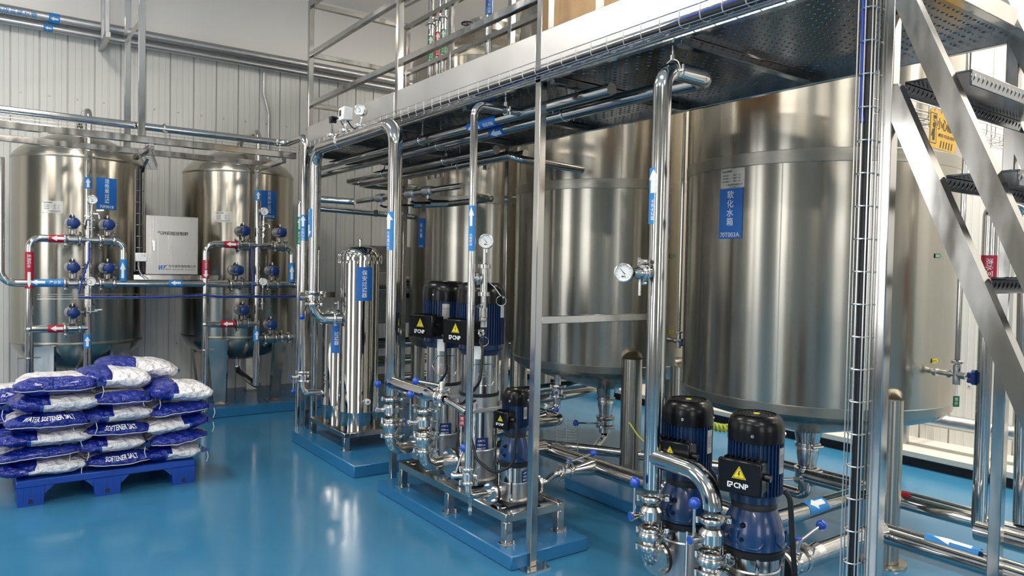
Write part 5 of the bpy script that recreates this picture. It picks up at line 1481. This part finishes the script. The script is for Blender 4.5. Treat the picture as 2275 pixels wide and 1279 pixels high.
# instruments on the top run
gauge((2.04, 4.62, 2.545), (-0.75, -0.66, 0), 'round gauge standing on the top pipe run beside the white switch', 0.036, (2.04, 4.62, 2.425), back=0.045)
t = thing('gauge_port', 'clamp port under the round gauge on the top pipe run', 'fitting', (2.04, 4.62, 2.41))
b = B().cyl((2.04, 4.62, 2.41), (2.04, 4.62, 2.445), 0.018, n=16); clamp_ring(b, (2.04, 4.62, 2.435), (0, 0, 1), 0.018); part(t, 'fitting', b, M['cast'])
t = thing('pressure_switch', 'white box pressure switch on the top pipe run', 'switch', (2.04, 4.86, 2.41))
part(t, 'housing', B().bbox(2.00, 4.805, 2.505, 2.07, 4.90, 2.595, 0.005), M['white'])
part(t, 'window', B().box(1.998, 4.852, 2.535, 2.001, 4.882, 2.575), M['rubber'])
b = B().cyl((2.04, 4.86, 2.405), (2.04, 4.86, 2.505), 0.010, n=12).cyl((2.04, 4.86, 2.465), (2.04, 4.86, 2.485), 0.018, n=6); clamp_ring(b, (2.04, 4.86, 2.435), (0, 0, 1), 0.02); part(t, 'stem', b, M['cast'])
t = thing('pressure_sensor', 'slim steel pressure sensor with a black plug on the top pipe run', 'sensor', (2.04, 5.10, 2.41))
part(t, 'body', B().cyl((2.04, 5.10, 2.45), (2.04, 5.10, 2.525), 0.014, n=16), M['pipe'])
part(t, 'plug', B().bbox(2.018, 5.078, 2.525, 2.062, 5.122, 2.573, 0.004).cyl((2.05, 5.09, 2.556), (2.05, 5.055, 2.556), 0.011, n=10), M['black'])
b = B(); clamp_ring(b, (2.04, 5.10, 2.435), (0, 0, 1), 0.02); b.cyl((2.04, 5.10, 2.405), (2.04, 5.10, 2.45), 0.015, n=12); part(t, 'clamp', b, M['cast'])
cable('cable', [(2.05, 5.06, 2.556), (2.05, 5.02, 2.553), (2.07, 4.97, 2.49), (2.10, 4.94, 2.44)], 0.005, 'cable', 'thin black lead from the slim pressure sensor', 0.03)
cable('cable', [(2.045, 4.845, 2.506), (2.05, 4.82, 2.48), (2.06, 4.80, 2.455), (2.11, 4.79, 2.44)], 0.005, 'cable', 'thin black lead from the white pressure switch', 0.02)

# ------------------------------------------------------------------ pipes hung under the walkway
t = pipe('overhead_pipe', [(2.37, 2.52, 2.345), (2.37, 6.50, 2.345), (2.40, 6.50, 1.7)], 0.030, 'long pipe hung under the walkway, nearest the edge')
flow_label(t, (2.37, 3.60, 2.345), (0, 1, 0), (-0.8, -0.3, -0.7), 0.030, 0.30, 'sign', 1, '纯水供水', 80)
for y in (3.02, 4.35): hanger(t, (2.37, y, 2.345), 0.030, 2.437)
t = pipe('overhead_pipe', [(2.51, 2.24, 2.33), (2.51, 6.66, 2.33), (2.51, 6.66, 0.0)], 0.036, 'thicker second pipe hung under the walkway')
flow_label(t, (2.51, 3.64, 2.33), (0, 1, 0), (-0.8, -0.3, -0.7), 0.036, 0.15, 'sign', 1)
for y in (3.02, 4.35): hanger(t, (2.51, y, 2.33), 0.036, 2.437)
for x, z, r, nm_ in ((2.70, 2.27, 0.030, 'third pipe hung under the walkway'), (2.82, 2.25, 0.030, 'fourth pipe hung under the walkway'), (2.94, 2.27, 0.026, 'farthest thin pipe hung under the walkway')):
    t = pipe('overhead_pipe', [(x, 3.95, z), (x, 6.4, z), (3.42, 6.4, z)], r, nm_)
    for y in (4.6, 5.6): hanger(t, (x, y, z), r, 2.437)
t = pipe('overhead_elbow', [(2.82, 3.95, 2.25), (2.82, 3.90, 2.22), (3.40, 3.90, 2.20)], 0.026, 'elbow pipe leading from the walkway underside to the tanks', 0.06)
t = pipe('overhead_elbow', [(2.95, 4.55, 2.02), (3.10, 4.55, 2.02), (3.10, 5.2, 2.02), (2.95, 5.55, 2.02)], 0.028, 'dark looping pipe below the walkway pipes', 0.08)
t = pipe('cross_pipe', [(2.51, 6.62, 2.02), (3.50, 6.45, 1.985)], 0.028, 'thin cross pipe behind the filter housing, bright against the wall', 0.05)
# row of dark valves under the walkway
for k in range(4):
    y = 4.78 + 0.27 * k; x = 2.66
    t = thing('ball_valve', ['nearest', 'second nearest', 'third nearest', 'farthest'][k] + ' dark hand valve in the row under the walkway', 'valve', (x, y, 2.02), 'dark hand valves under the walkway')
    part(t, 'body', B().lathe((x, y, 2.06), [(0.022, -0.06), (0.034, -0.055), (0.036, 0.0), (0.034, 0.055), (0.022, 0.06)], 14, (0, 1, 0)).cyl((x, y, 2.03), (x, y, 2.0), 0.010, n=8), M['silver'])
    part(t, 'handle', B().tube([(x, y, 2.0), (x + 0.02, y - 0.03, 1.985), (x + 0.12, y - 0.10, 1.985)], 0.008, 0.02, 8), M['black'])
    part(t, 'tag_plate', B().bar((x - 0.05, y + 0.01, 1.93), (x - 0.025, y - 0.01, 1.93), 0.003, 0.055).cyl((x - 0.037, y, 1.957), (x - 0.02, y, 2.03), 0.0012, n=5), M['dark'])
pipe('overhead_pipe', [(2.66, 4.3, 2.06), (2.66, 6.05, 2.06)], 0.022, 'thin pipe joining the row of dark hand valves')
# dark risers behind the filter housing
t = pipe('rear_riser', [(2.32, 6.55, 0.0), (2.32, 6.55, 2.10), (2.66, 6.10, 2.06)], 0.030, 'dark riser pipe with a green sticker behind the filter housing', 0.08)
flow_label(t, (2.32, 6.55, 1.80), (0, 0, 1), (-0.4, -0.9, 0), 0.030, 0.25, 'green', 1, '浓水排放', 80)
gauge((2.40, 6.48, 1.66), (-0.5, -0.85, 0), 'small gauge on the riser behind the filter housing', 0.03, (2.36, 6.52, 1.60))

# ------------------------------------------------------------------ lines near the floor
t = pipe('suction_header', [(2.93, 3.95, 0.333), (2.93, 2.025, 0.333), (2.50, 2.025, 0.333)], 0.048, 'thick floor pipe between the skid and the foreground pumps', 0.09, 24)
t2 = part(t, 'reducer', B().lathe((2.93, 3.175, 0.333), [(0.047, 0.0), (0.047, 0.05), (0.022, 0.17), (0.020, 0.20)], 22, (-1, 0, 0)), M['pipe'])
b = B().torus((2.93, 2.62, 0.333), 0.052, 0.005, (0, 1, 0), 22, 6).cyl((2.93, 2.62, 0.0), (2.93, 2.62, 0.28), 0.010, n=8); part(t, 'support', b, M['cast'])
butterfly((2.69, 3.175, 0.333), 0.020, (0.2, -0.25, 1), 'butterfly valve between the small pump and the thick floor pipe', up=0.25, lev=0.15, hub=0.07, tilt=(0.9, -0.25), axis=(1, 0, 0), cl=0.036)
pipe('suction_pipe', [(2.47, 3.175, 0.300), (2.55, 3.175, 0.300), (2.61, 3.175, 0.333), (2.655, 3.175, 0.333)], 0.019, 'thin suction stub of the small skid pump', n=14)
pipe('suction_pipe', [(2.55, 3.61, 0.36), (2.88, 3.61, 0.36), (2.93, 3.62, 0.345)], 0.04, 'suction stub of the nearer tall pump', 0.03, 18)
pipe('suction_pipe', [(2.57, 4.065, 0.36), (3.2, 4.065, 0.40), (3.42, 4.065, 0.40), (3.42, 4.3, 0.40)], 0.04, 'suction pipe of the farther tall pump', 0.09, 18)
t = pipe('suction_pipe', [(2.98, 2.025, 0.335), (4.12, 2.025, 0.335)], 0.042, 'floor pipe with a blue sticker running right from the pump behind the curved pipe', n=22)
flow_label(t, (3.33, 2.025, 0.335), (1, 0, 0), (-0.3, -0.55, 0.8), 0.042, 0.16, 'sky', -1, None, 65)
butterfly((2.66, 1.685, 0.333), 0.036, (-0.1, -0.15, 1), 'butterfly valve right of the rightmost foreground pump, knob leaning right', up=0.28, lev=0.15, hub=0.09, tilt=(0.95, -0.05), axis=(1, 0, 0), cl=0.046)
t = pipe('suction_pipe', [(2.52, 1.685, 0.333), (2.62, 1.685, 0.333)], 0.036, 'short suction stub of the rightmost foreground pump', n=20)
t = pipe('suction_pipe', [(2.71, 1.685, 0.333), (3.33, 1.685, 0.333)], 0.042, 'floor pipe behind the stair tray leading from the rightmost foreground pump', n=22)
part(t, 'reducer', B().lathe((2.70, 1.685, 0.333), [(0.036, 0), (0.036, 0.02), (0.046, 0.12)], 22, (1, 0, 0)), M['pipe'])
t = pipe('floor_header', [(3.36, 1.74, 0.30), (3.36, 0.4, 0.30)], 0.036, 'bright floor header pipe with a blue sticker beside the stair', n=22)
part(t, 'side_pipe', B().tube([(3.46, 1.74, 0.30), (3.46, 0.4, 0.30)], 0.026, n=18), M['pipe'])
flow_label(t, (3.44, 1.42, 0.312), (0, 1, 0), (-0.3, -0.2, 0.95), 0.030, 0.22, 'sky', 1, None, 70)
for k in (1.70, 0.9): part(t, 'saddle', B().bar((3.36, k, 0.0), (3.36, k, 0.262), 0.03, 0.03, (0, 1, 0)), M['post'])
t = pipe('rear_floor_pipe', [(4.12, 2.55, 0.25), (4.12, 1.2, 0.25)], 0.042, 'dark floor pipe with a red sticker behind the stair', n=22)
flow_label(t, (4.13, 2.1, 0.26), (0, 1, 0), (-0.2, 0.0, 1), 0.042, 0.35, 'red', -1, None, 40)
part(t, 'side_pipe', B().tube([(4.24, 3.2, 0.25), (4.24, 1.60, 0.25)], 0.03, n=18), M['pipe'])
t = pipe('tall_return_pipe', [(4.02, 1.545, 0.25), (4.02, 1.545, 1.86), (4.10, 1.42, 1.86), (4.12, 1.40, 0.30)], 0.034, 'tall pipe arch behind the rear stair post with a red sticker', 0.06, 20)
flow_label(t, (4.02, 1.545, 1.46), (0, 0, -1), (-0.9, -0.45, 0), 0.034, 0.30, 'red', 1, '浓水回流', 80)
t = pipe('right_wall_pipe', [(6.12, -0.6, 0.36), (6.12, 5.2, 0.36)], 0.055, 'galvanised pipe along the foot of the right wall', n=22, mat='galv')
for y in (0.5, 2.9): part(t, 'bracket', B().box(6.10, y, 0.125, 6.14, y + 0.04, 0.31).bbox(6.10, y, 0.28, X1 - 0.02, y + 0.04, 0.31, 0.002), M['galv'])
# valve group at the far right edge
butterfly((3.62, 1.09, 0.36), 0.045, (-0.85, -0.2, -0.5), 'butterfly valve on the pipe at the far right edge beside the rear stair post', up=1, lev=0.16, hub=0.10, tilt=(0.05, 0), axis=(0, 1, 0), cl=0.05)
pipe('edge_pipe', [(3.62, 1.15, 0.36), (3.62, 1.40, 0.36)], 0.044, 'short pipe behind the far right butterfly valve', n=20)
pipe('edge_pipe', [(3.62, 1.03, 0.36), (3.62, 0.4, 0.36)], 0.044, 'short pipe in front of the far right butterfly valve', n=20)
hang_tag(3.60, 1.02, 0.33, 'red', '常闭', 'red closed tag below the far right butterfly valve', h=0.06)
# slim sample column beside the middle tank
pipe('rear_lower_pipe', [(3.42, 4.30, 0.40), (3.42, 4.75, 0.40), (4.8, 4.95, 0.40)], 0.04, 'lower floor pipe seen through the gap below the middle tank', 0.12, 20)
pipe('rear_lower_pipe', [(3.3, 4.62, 0.52), (4.9, 4.80, 0.52)], 0.036, 'upper floor pipe seen through the gap below the middle tank', n=20)
pipe('rear_lower_pipe', [(3.2, 4.5, 0.19), (3.9, 3.62, 0.16), (4.2, 3.0, 0.16)], 0.036, 'dark floor pipe passing under the middle tank', 0.2, 18)
t = pipe('tank_outlet_pipe', [(4.2, 2.6, 0.16), (4.2, 2.6, 0.10), (4.2, 3.6, 0.10)], 0.034, 'floor pipe leaving the drain of the large soft water tank', 0.08, 18)
t = pipe('tank_outlet_pipe', [(4.2, 4.45, 0.16), (4.2, 4.45, 0.10), (3.6, 4.0, 0.10)], 0.034, 'floor pipe leaving the drain of the middle tank', 0.08, 18)
butterfly((3.55, 4.30, 0.56), 0.03, (-0.6, -0.6, 0), 'small hanging valve below the middle tank, knob pointing down', up=-1, lev=0.12, hub=0.07, cl=0.04)
pipe('drop_pipe', [(3.55, 4.30, 0.78), (3.55, 4.30, 0.61)], 0.026, 'short drop pipe above the small hanging valve', n=14)
pipe('drop_pipe', [(3.55, 4.30, 0.51), (3.55, 4.30, 0.42), (3.20, 4.20, 0.40)], 0.028, 'elbow below the small hanging valve', 0.05, 14)
# yellow green spiral wrapped hoses
def spiral(path_a, path_b, R, r, turns, label, straight=0):
    a = Vector(path_a); c = Vector(path_b); ax = (c - a).normalized(); u, w, _ = basis(ax); L = (c - a).length
    pts = []
    N = turns * 10
    for i in range(N + 1):
        q = 2 * PI * i / 10
        sag = -0.02 * math.sin(PI * i / N)
        pts.append(a + ax * (L * i / N) + (u * math.cos(q) + w * math.sin(q)) * R + ZU * sag)
    b = B().tube(pts, r, 0.0, 7)
    return solo('spiral_hose', b, M['green_hose'], label, 'hose')
spiral((2.50, 2.05, 0.86), (2.66, 1.98, 0.83), 0.014, 0.006, 9, 'yellow green spiral wrap behind the foreground pumps')
spiral((2.50, 3.52, 0.74), (2.52, 3.45, 0.62), 0.010, 0.005, 8, 'yellow green spiral wrap beside the nearer tall pump')
cable('cable', [(2.49, 2.06, 0.86), (2.47, 2.1, 0.84), (2.46, 2.08, 0.7)], 0.01, 'green_hose', 'yellow green tail of the spiral wrap', 0.03)
cable('cable', [(3.02, 3.0, 0.62), (3.05, 2.96, 0.55), (3.1, 2.9, 0.48), (3.02, 2.8, 0.44)], 0.004, 'green_hose', 'thin yellow green earth wire hanging off the leg of the middle tank', 0.04)
# machine behind the tanks
t = thing('control_unit', 'grey green water treatment unit seen in the gap left of the farthest tank', 'machine', (3.95, 7.75, 0))
part(t, 'cabinet', B().bbox(3.3, 7.3, 0.86, 4.6, 7.95, 1.24, 0.008), M['grey'])
part(t, 'rack_post', B().bbox(3.32, 7.32, 0.0, 3.37, 7.37, 0.86, 0.003).bbox(3.32, 7.88, 0.0, 3.37, 7.93, 0.86, 0.003), M['post'])
part(t, 'rack_post', B().bbox(4.5, 7.32, 0.0, 4.55, 7.37, 0.86, 0.003).bbox(4.5, 7.88, 0.0, 4.55, 7.93, 0.86, 0.003), M['post'])
for z in (0.10, 0.30, 0.50): part(t, 'membrane_tube', B().cyl((3.3, 7.5, z + 0.12), (4.6, 7.5, z + 0.12), 0.06, n=20), M['pipe'])
part(t, 'tube_head', B().cyl((3.25, 7.4, 1.33), (4.6, 7.4, 1.33), 0.055, n=20), M['pipe'])
part(t, 'instrument_panel', B().bbox(3.40, 7.29, 1.28, 3.62, 7.31, 1.42, 0.003), M['plate'])
part(t, 'back_frame', B().bbox(3.40, 7.5, 1.24, 4.4, 7.7, 1.72, 0.006), M['silver'])
b = B().lathe((3.42, 7.299, 1.02), [(0.035, 0), (0.03, 0.01), (0, 0.012)], 16, (0, -1, 0)); b.box(3.55, 7.296, 1.14, 3.95, 7.30, 1.19)
part(t, 'front_knob', b, M['black'])
# upright pipes above the deck behind the railing
for k, (y, mt) in enumerate(((5.93, 'green'), (5.80, 'red'), (5.70, 'green'))):
    x = 3.30
    t = pipe('deck_riser', [(x, y, 2.3), (x, y, 4.3)], 0.026, ['leftmost', 'middle', 'rightmost'][k] + ' upright pipe of the three behind the walkway railing', n=16)
    flow_label(t, (x, y, 3.50), (0, 0, 1), (-0.5, -0.85, 0), 0.026, 0.22, mt, 1, '回水管道', 75)
    b = B(); clamp_ring(b, (x, y, 3.72), (0, 0, 1), 0.026); part(t, 'clamp', b, M['cast'])
t = pipe('deck_riser', [(3.32, 5.0, 2.3), (3.32, 5.0, 4.3)], 0.030, 'upright pipe with a blue sticker behind the walkway railing', n=16)
flow_label(t, (3.32, 5.0, 3.68), (0, 0, 1), (-0.5, -0.85, 0), 0.030, 0.26, 'sign', 1, '纯水供水', 80)
flow_label(t, (3.32, 5.0, 3.10), (0, 0, 1), (-0.5, -0.85, 0), 0.030, 0.24, 'green', 1, None, 80)
for k, (z, yy) in enumerate(((3.98, 5.86), (4.06, 5.95), (4.14, 6.05))):
    pipe('deck_cross_pipe', [(3.22, 6.45, z), (3.3 + 0.06 * k, 4.9, z), (3.3 + 0.06 * k, 3.4, z)], 0.03, ['lowest', 'middle', 'topmost'][k] + ' of the three sloping pipes above the railing', 0.2, 16)
t = thing('hand_valve', 'small valve with a round handwheel above the farthest tank dome', 'valve', (3.75, 6.02, 3.7))
part(t, 'body', B().cyl((3.75, 6.02, 3.66), (3.75, 6.02, 3.80), 0.02, n=12).cyl((3.68, 6.06, 3.70), (3.82, 5.98, 3.70), 0.024, n=12), M['cast'])
part(t, 'handwheel', B().torus((3.75, 6.02, 3.84), 0.055, 0.008, (0, 0, 1), 20, 8).cyl((3.75, 6.02, 3.80), (3.75, 6.02, 3.845), 0.008, n=8).bar((3.70, 6.02, 3.84), (3.80, 6.02, 3.84), 0.01, 0.008), M['rubber'])
# ------------------------------------------------------------------ pallet
PX0, PX1, PY0, PYE, PZ = 0.14, 1.145, 5.22, 6.22, 0.16
t = thing('plastic_pallet', 'blue plastic pallet under the stacked salt bags', 'pallet', (0.64, 5.7, 0))
part(t, 'deck', B().bbox(PX0, PY0, 0.115, PX1, PYE, PZ, 0.006), M['pallet'])
xs = [(PX0, PX0 + 0.145), (0.545, 0.70), (PX1 - 0.145, PX1)]
for yi, (ya, yb) in enumerate(((PY0, PY0 + 0.14), (5.64, 5.78), (PYE - 0.14, PYE))):
    for xa, xb in xs:
        b = B()
        vs = [(xa - 0.0, ya, 0.116), (xb, ya, 0.116), (xb, yb, 0.116), (xa, yb, 0.116), (xa + 0.006, ya + 0.005, 0), (xb - 0.006, ya + 0.005, 0), (xb - 0.006, yb - 0.005, 0), (xa + 0.006, yb - 0.005, 0)]
        b.add(vs, [(0, 1, 2, 3), (7, 6, 5, 4), (4, 5, 1, 0), (5, 6, 2, 1), (6, 7, 3, 2), (7, 4, 0, 3)])
        for k in range(4):
            x = xa + 0.03 + k * (xb - xa - 0.06) / 3
            b.box(x - 0.004, ya - 0.001, 0.03, x + 0.004, ya + 0.006, 0.112)
        o = part(t, 'block', b, M['pallet'])
        if yi == 0:
            build('slot', B().box((xa + xb) / 2 - 0.012, ya + 0.0005, 0.018, (xa + xb) / 2 + 0.012, ya + 0.006, 0.042), M['dark'], o)  # dark box stands in for the shade inside the slot
for (xa, xb), (xc, xd) in zip(xs, xs[1:]):
    b = B()
    for x0_, s_ in ((xb, 1), (xc, -1)):
        b.prism([(0, 0), (0.05 * s_, 0.0), (0.0, -0.05)] if s_ > 0 else [(0, 0), (0, -0.05), (-0.05, 0)], (x0_, PY0 + 0.005, 0.117), (1, 0, 0), (0, 0, 1), -0.03)
    part(t, 'corner_rib', b, M['pallet'])

# ------------------------------------------------------------------ salt bags
def bag_material(name, split):
    # printed woven film: blue ends and a white middle with a notched border
    m, nt, p = nm(name)
    p.inputs['Roughness'].default_value = 0.18
    p.inputs['Coat Weight'].default_value = 0.25
    at_ = nd(nt, 'ShaderNodeAttribute', attribute_name='bag_uv')
    sx = nd(nt, 'ShaderNodeSeparateXYZ'); nt.links.new(at_.outputs['Vector'], sx.inputs[0])
    def mth(op, a, b_=None):
        n = nd(nt, 'ShaderNodeMath', operation=op)
        for i, v in enumerate((a, b_)):
            if v is None: continue
            if isinstance(v, (int, float)): n.inputs[i].default_value = v
            else: nt.links.new(v, n.inputs[i])
        return n.outputs[0]
    u, v = sx.outputs[0], sx.outputs[1]
    if split:
        notch = mth('MULTIPLY', mth('GREATER_THAN', v, 0.55), 0.07)
        edge = mth('ADD', notch, 0.36)
        stripe = mth('MULTIPLY', mth('GREATER_THAN', u, mth('SUBTRACT', edge, 0.035)), mth('LESS_THAN', v, 0.55))
        white = mth('MULTIPLY', mth('GREATER_THAN', u, edge), mth('LESS_THAN', u, 0.965))
    else:
        stripe = mth('MULTIPLY', mth('GREATER_THAN', v, 2.0), 1.0)
        white = mth('GREATER_THAN', v, 0.93)
    mx1 = nd(nt, 'ShaderNodeMix', data_type='RGBA')
    mx1.inputs[6].default_value = (0.006, 0.022, 0.27, 1); mx1.inputs[7].default_value = (0.02, 0.14, 0.50, 1)
    nt.links.new(stripe, mx1.inputs[0])
    mx2 = nd(nt, 'ShaderNodeMix', data_type='RGBA'); mx2.inputs[7].default_value = (0.86, 0.84, 0.86, 1)
    nt.links.new(white, mx2.inputs[0]); nt.links.new(mx1.outputs[2], mx2.inputs[6])
    nt.links.new(mx2.outputs[2], p.inputs['Base Color'])
    tc = nd(nt, 'ShaderNodeTexCoord')
    nz = nd(nt, 'ShaderNodeTexNoise', Scale=26.0, Detail=3.0)
    nt.links.new(tc.outputs['Object'], nz.inputs['Vector'])
    n2 = nd(nt, 'ShaderNodeTexVoronoi', Scale=22.0); nt.links.new(tc.outputs['Object'], n2.inputs['Vector'])
    ad = mth('ADD', nz.outputs[0], mth('MULTIPLY', n2.outputs[0], 0.5))
    bp = nd(nt, 'ShaderNodeBump', Strength=0.8, Distance=0.045)
    nt.links.new(ad, bp.inputs['Height']); nt.links.new(bp.outputs[0], p.inputs['Normal'])
    return m
M['bag_split'] = bag_material('printed_bag_film_split', True)
M['bag_end'] = bag_material('printed_bag_film_end', False)

from mathutils import noise as mn
def bag(x0, x1, y0, dep, z0, h, kind, label, rz=0.0, tilt=0.0, flip=False, seed=0, txt=None, sag=0.0):
    # pillow: w across, dep into the pile, h high; the front face is towards -y
    w = x1 - x0; cx = (x0 + x1) / 2; cy = y0 + dep / 2; cz = z0 + h / 2
    rng = random.Random(seed)
    off = Vector((rng.random() * 50, rng.random() * 50, rng.random() * 50))
    def spow(c, e): return math.copysign(abs(c) ** e, c)
    rot = Matrix.Rotation(rz, 3, 'Z') @ Matrix.Rotation(tilt, 3, 'Y')
    def surf(th, ph, grow=0.0):
        # th around the vertical axis, ph latitude
        cp, sp = math.cos(ph), math.sin(ph)
        ex = spow(math.cos(th), 0.42) * spow(cp, 0.62)
        ey = spow(math.sin(th), 0.42) * spow(cp, 0.62)
        ez = spow(sp, 0.95)
        thin = 1.0 - 0.30 * (abs(ex) ** 5) - 0.22 * (abs(ey) ** 6)
        p = Vector((ex * w / 2, ey * dep / 2, ez * h / 2 * thin))
        q = Vector((p.x * 6, p.y * 6, p.z * 9)) + off
        p += Vector((mn.noise(q), mn.noise(q + V(9, 3, 1)), mn.noise(q + V(2, 7, 5)))) * 0.011
        q *= 3.1
        p += Vector((mn.noise(q), mn.noise(q + V(9, 3, 1)), mn.noise(q + V(2, 7, 5)))) * 0.0065
        q *= 2.3
        p += Vector((mn.noise(q), mn.noise(q + V(9, 3, 1)), mn.noise(q + V(2, 7, 5)))) * 0.003
        p.z -= sag * (abs(ex) ** 2) * 0.5
        if grow: p += Vector((ex * 0.1, ey, ez)).normalized() * grow
        return rot @ p + Vector((cx, cy, cz)), (ex, ey, ez)
    NU, NV = 88, 30
    b = B(); uv = []
    for j in range(NV + 1):
        ph = -PI / 2 + PI * j / NV
        for i in range(NU):
            p, e = surf(2 * PI * i / NU, max(-PI / 2 + 0.02, min(PI / 2 - 0.02, ph)))
            b.v.append(tuple(p)); u = e[0] * 0.5 + 0.5
            uv.append((1 - u if flip else u, e[2] * 0.5 + 0.5 if kind == 'split' else (e[1] * -0.5 + 0.5 if False else (1.0 if (e[1] > -0.55 and e[2] > 0.25) else 0.2)), e[1]))
    for j in range(NV):
        for i in range(NU):
            k = (i + 1) % NU
            b.f.append((j * NU + i, j * NU + k, (j + 1) * NU + k, (j + 1) * NU + i))
    b.f.append(tuple(range(NU - 1, -1, -1))); b.f.append(tuple(range(NV * NU, (NV + 1) * NU)))
    t = thing('salt_bag', label, 'bag', (cx, cy, z0), 'salt bags stacked on the pallet')
    s = part(t, 'sack', b, M['bag_split' if kind == 'split' else 'bag_end'], ang=80)
    at_ = s.data.attributes.new('bag_uv', 'FLOAT_VECTOR', 'POINT')
    if len(s.data.vertices) == len(uv):
        for i, c in enumerate(uv): at_.data[i].vector = c
    # stitched seam with loose string ends
    if kind == 'end':
        pts = []
        for i in range(19):
            x = -0.96 + 1.92 * i / 18
            th = math.atan2(-abs(1.0) * 1.0, 0) if False else None
            # front face: find theta giving ex = x approximately
            a = math.acos(max(-1, min(1, spow(x, 1 / 0.42))))
            p, _ = surf(-a, -0.30, 0.0035)
            pts.append(p)
        part(t, 'stitching', B().tube(pts, 0.0022, 0.0, 5), M['string'], 'white stitched seam')
        if txt:
            f2 = lambda u, v: surf(-math.acos(max(-1, min(1, spow(max(-0.99, min(0.99, u / (w * 0.5))), 1 / 0.42)))), 0.52 + 1.25 * v / (h * 0.5), 0.0065)[0]
            bb = B(); letters(bb, glyphs(txt, 0.027, 0.02), f2, 0, 0.0)
            part(t, 'bag_lettering', bb, M['print'], 'white lettering')
    sgn = -1 if rng.random() < 0.5 else 1
    p, _ = surf(0.0 if sgn > 0 else PI, -0.1); p = p + rot @ Vector((0, -dep * 0.36, 0))
    sp = [p, p + Vector((0.02 * sgn, -0.02, -0.01)), p + Vector((0.025 * sgn, -0.03, -0.045)), p + Vector((0.015 * sgn, -0.025, -0.08))]
    part(t, 'loose_string', B().tube(sp, 0.0022, 0.015, 5), M['string'], 'loose white string')
    # flattened corner tail
    q, _ = surf(0.0 if sgn > 0 else PI, 0.0)
    q = q + rot @ Vector((-0.012 * sgn, -dep * 0.40, 0))
    tail = B().add([q + Vector((0, 0, 0.022)), q + Vector((0, 0, -0.022)), q + Vector((0.045 * sgn, -0.012, -0.008)), q + Vector((0.042 * sgn, -0.008, 0.002)), q + Vector((0.0, 0.02, 0.022)), q + Vector((0.0, 0.02, -0.022))],
                   [(0, 1, 2, 3), (4, 3, 2, 5), (0, 3, 4), (1, 5, 2)])
    part(t, 'seam_tail', tail, M['actu'])
    return t
BAGS = [
 # x0, x1, y0, z0, h, kind, rz, tilt, flip, text, label
 (0.03, 0.53, 5.20, 0.160, 0.110, 'split', -0.03, 0.00, 0, None, 'salt bag at the left end of the bottom row, white at its right'),
 (0.50, 0.90, 5.19, 0.160, 0.105, 'end', 0.00, 0.00, 0, 'SOFTENER SALT', 'blue salt bag in the middle of the bottom row on the pallet'),
 (0.83, 1.20, 5.19, 0.160, 0.112, 'split', 0.02, 0.00, 0, None, 'salt bag at the right end of the bottom row, white at its right'),
 (0.03, 0.50, 5.19, 0.262, 0.088, 'end', -0.03, -0.05, 0, None, 'blue salt bag at the left of the second row, sagging to the left'),
 (0.44, 0.86, 5.20, 0.258, 0.105, 'split', 0.00, 0.00, 0, None, 'salt bag in the middle of the second row with a small white panel'),
 (0.85, 1.23, 5.17, 0.262, 0.095, 'end', 0.03, -0.06, 0, None, 'blue salt bag at the right of the second row, tail sticking out'),
 (0.02, 0.56, 5.20, 0.340, 0.108, 'split', -0.02, 0.02, 0, None, 'salt bag at the left of the third row, white panel below the lettered bag'),
 (0.50, 0.89, 5.19, 0.356, 0.098, 'end', 0.00, 0.02, 0, 'SOFTENER SALT', 'blue lettered salt bag in the middle of the third row'),
 (0.83, 1.24, 5.18, 0.348, 0.112, 'split', 0.02, -0.08, 1, None, 'salt bag at the right of the third row, white at its left end'),
 (0.08, 0.54, 5.17, 0.440, 0.115, 'end', -0.02, 0.02, 0, 'WATER SOFTENER SALT', 'blue salt bag lettered water softener salt at the left of the fourth row'),
 (0.46, 0.91, 5.20, 0.446, 0.110, 'split', 0.00, 0.00, 0, None, 'salt bag in the middle of the fourth row with a long white panel'),
 (0.86, 1.24, 5.17, 0.452, 0.105, 'end', 0.02, -0.07, 0, None, 'blue salt bag at the right of the fourth row under the big white one'),
 (0.10, 0.60, 5.19, 0.548, 0.112, 'split', -0.02, 0.02, 0, None, 'salt bag at the left of the fifth row, white panel on its right'),
 (0.54, 0.90, 5.18, 0.550, 0.105, 'end', 0.00, 0.03, 0, None, 'blue salt bag in the middle of the fifth row'),
 (0.84, 1.27, 5.17, 0.548, 0.135, 'split', 0.02, 0.10, 0, None, 'big white and blue salt bag at the top right corner of the pile'),
 (0.13, 0.58, 5.18, 0.652, 0.125, 'end', -0.04, 0.02, 0, None, 'blue and white salt bag on top of the left column'),
 (0.46, 0.90, 5.26, 0.655, 0.135, 'split', 0.00, 0.09, 0, None, 'salt bag leaning in the middle of the sixth row'),
 (0.60, 1.12, 5.48, 0.680, 0.135, 'split', 0.00, 0.13, 0, None, 'topmost salt bag of the pile, tilted down to the right'),
 (-0.05, 0.28, 5.58, 0.160, 0.130, 'end', 0.10, 0.0, 0, None, 'lowest salt bag peeking out at the back left of the pile'),
 (-0.05, 0.30, 5.58, 0.285, 0.130, 'split', 0.10, 0.0, 0, None, 'second lowest salt bag peeking out at the back left of the pile'),
 (-0.04, 0.28, 5.58, 0.410, 0.130, 'end', 0.10, 0.0, 0, None, 'third lowest salt bag peeking out at the back left of the pile'),
 (-0.02, 0.30, 5.58, 0.535, 0.130, 'end', 0.10, 0.0, 0, None, 'highest salt bag peeking out at the back left of the pile'),
 (0.30, 0.72, 5.66, 0.160, 0.45, 'split', 0.0, 0.0, 0, None, None),
]
for i, (x0, x1, y0, z0, h, kind, rz, tl, fl, txt, lab) in enumerate(BAGS):
    if lab: bag(x0, x1, y0, 0.44 if y0 < 5.4 else 0.40, z0, h, kind, lab, rz, tl, bool(fl), 11 + i, txt)
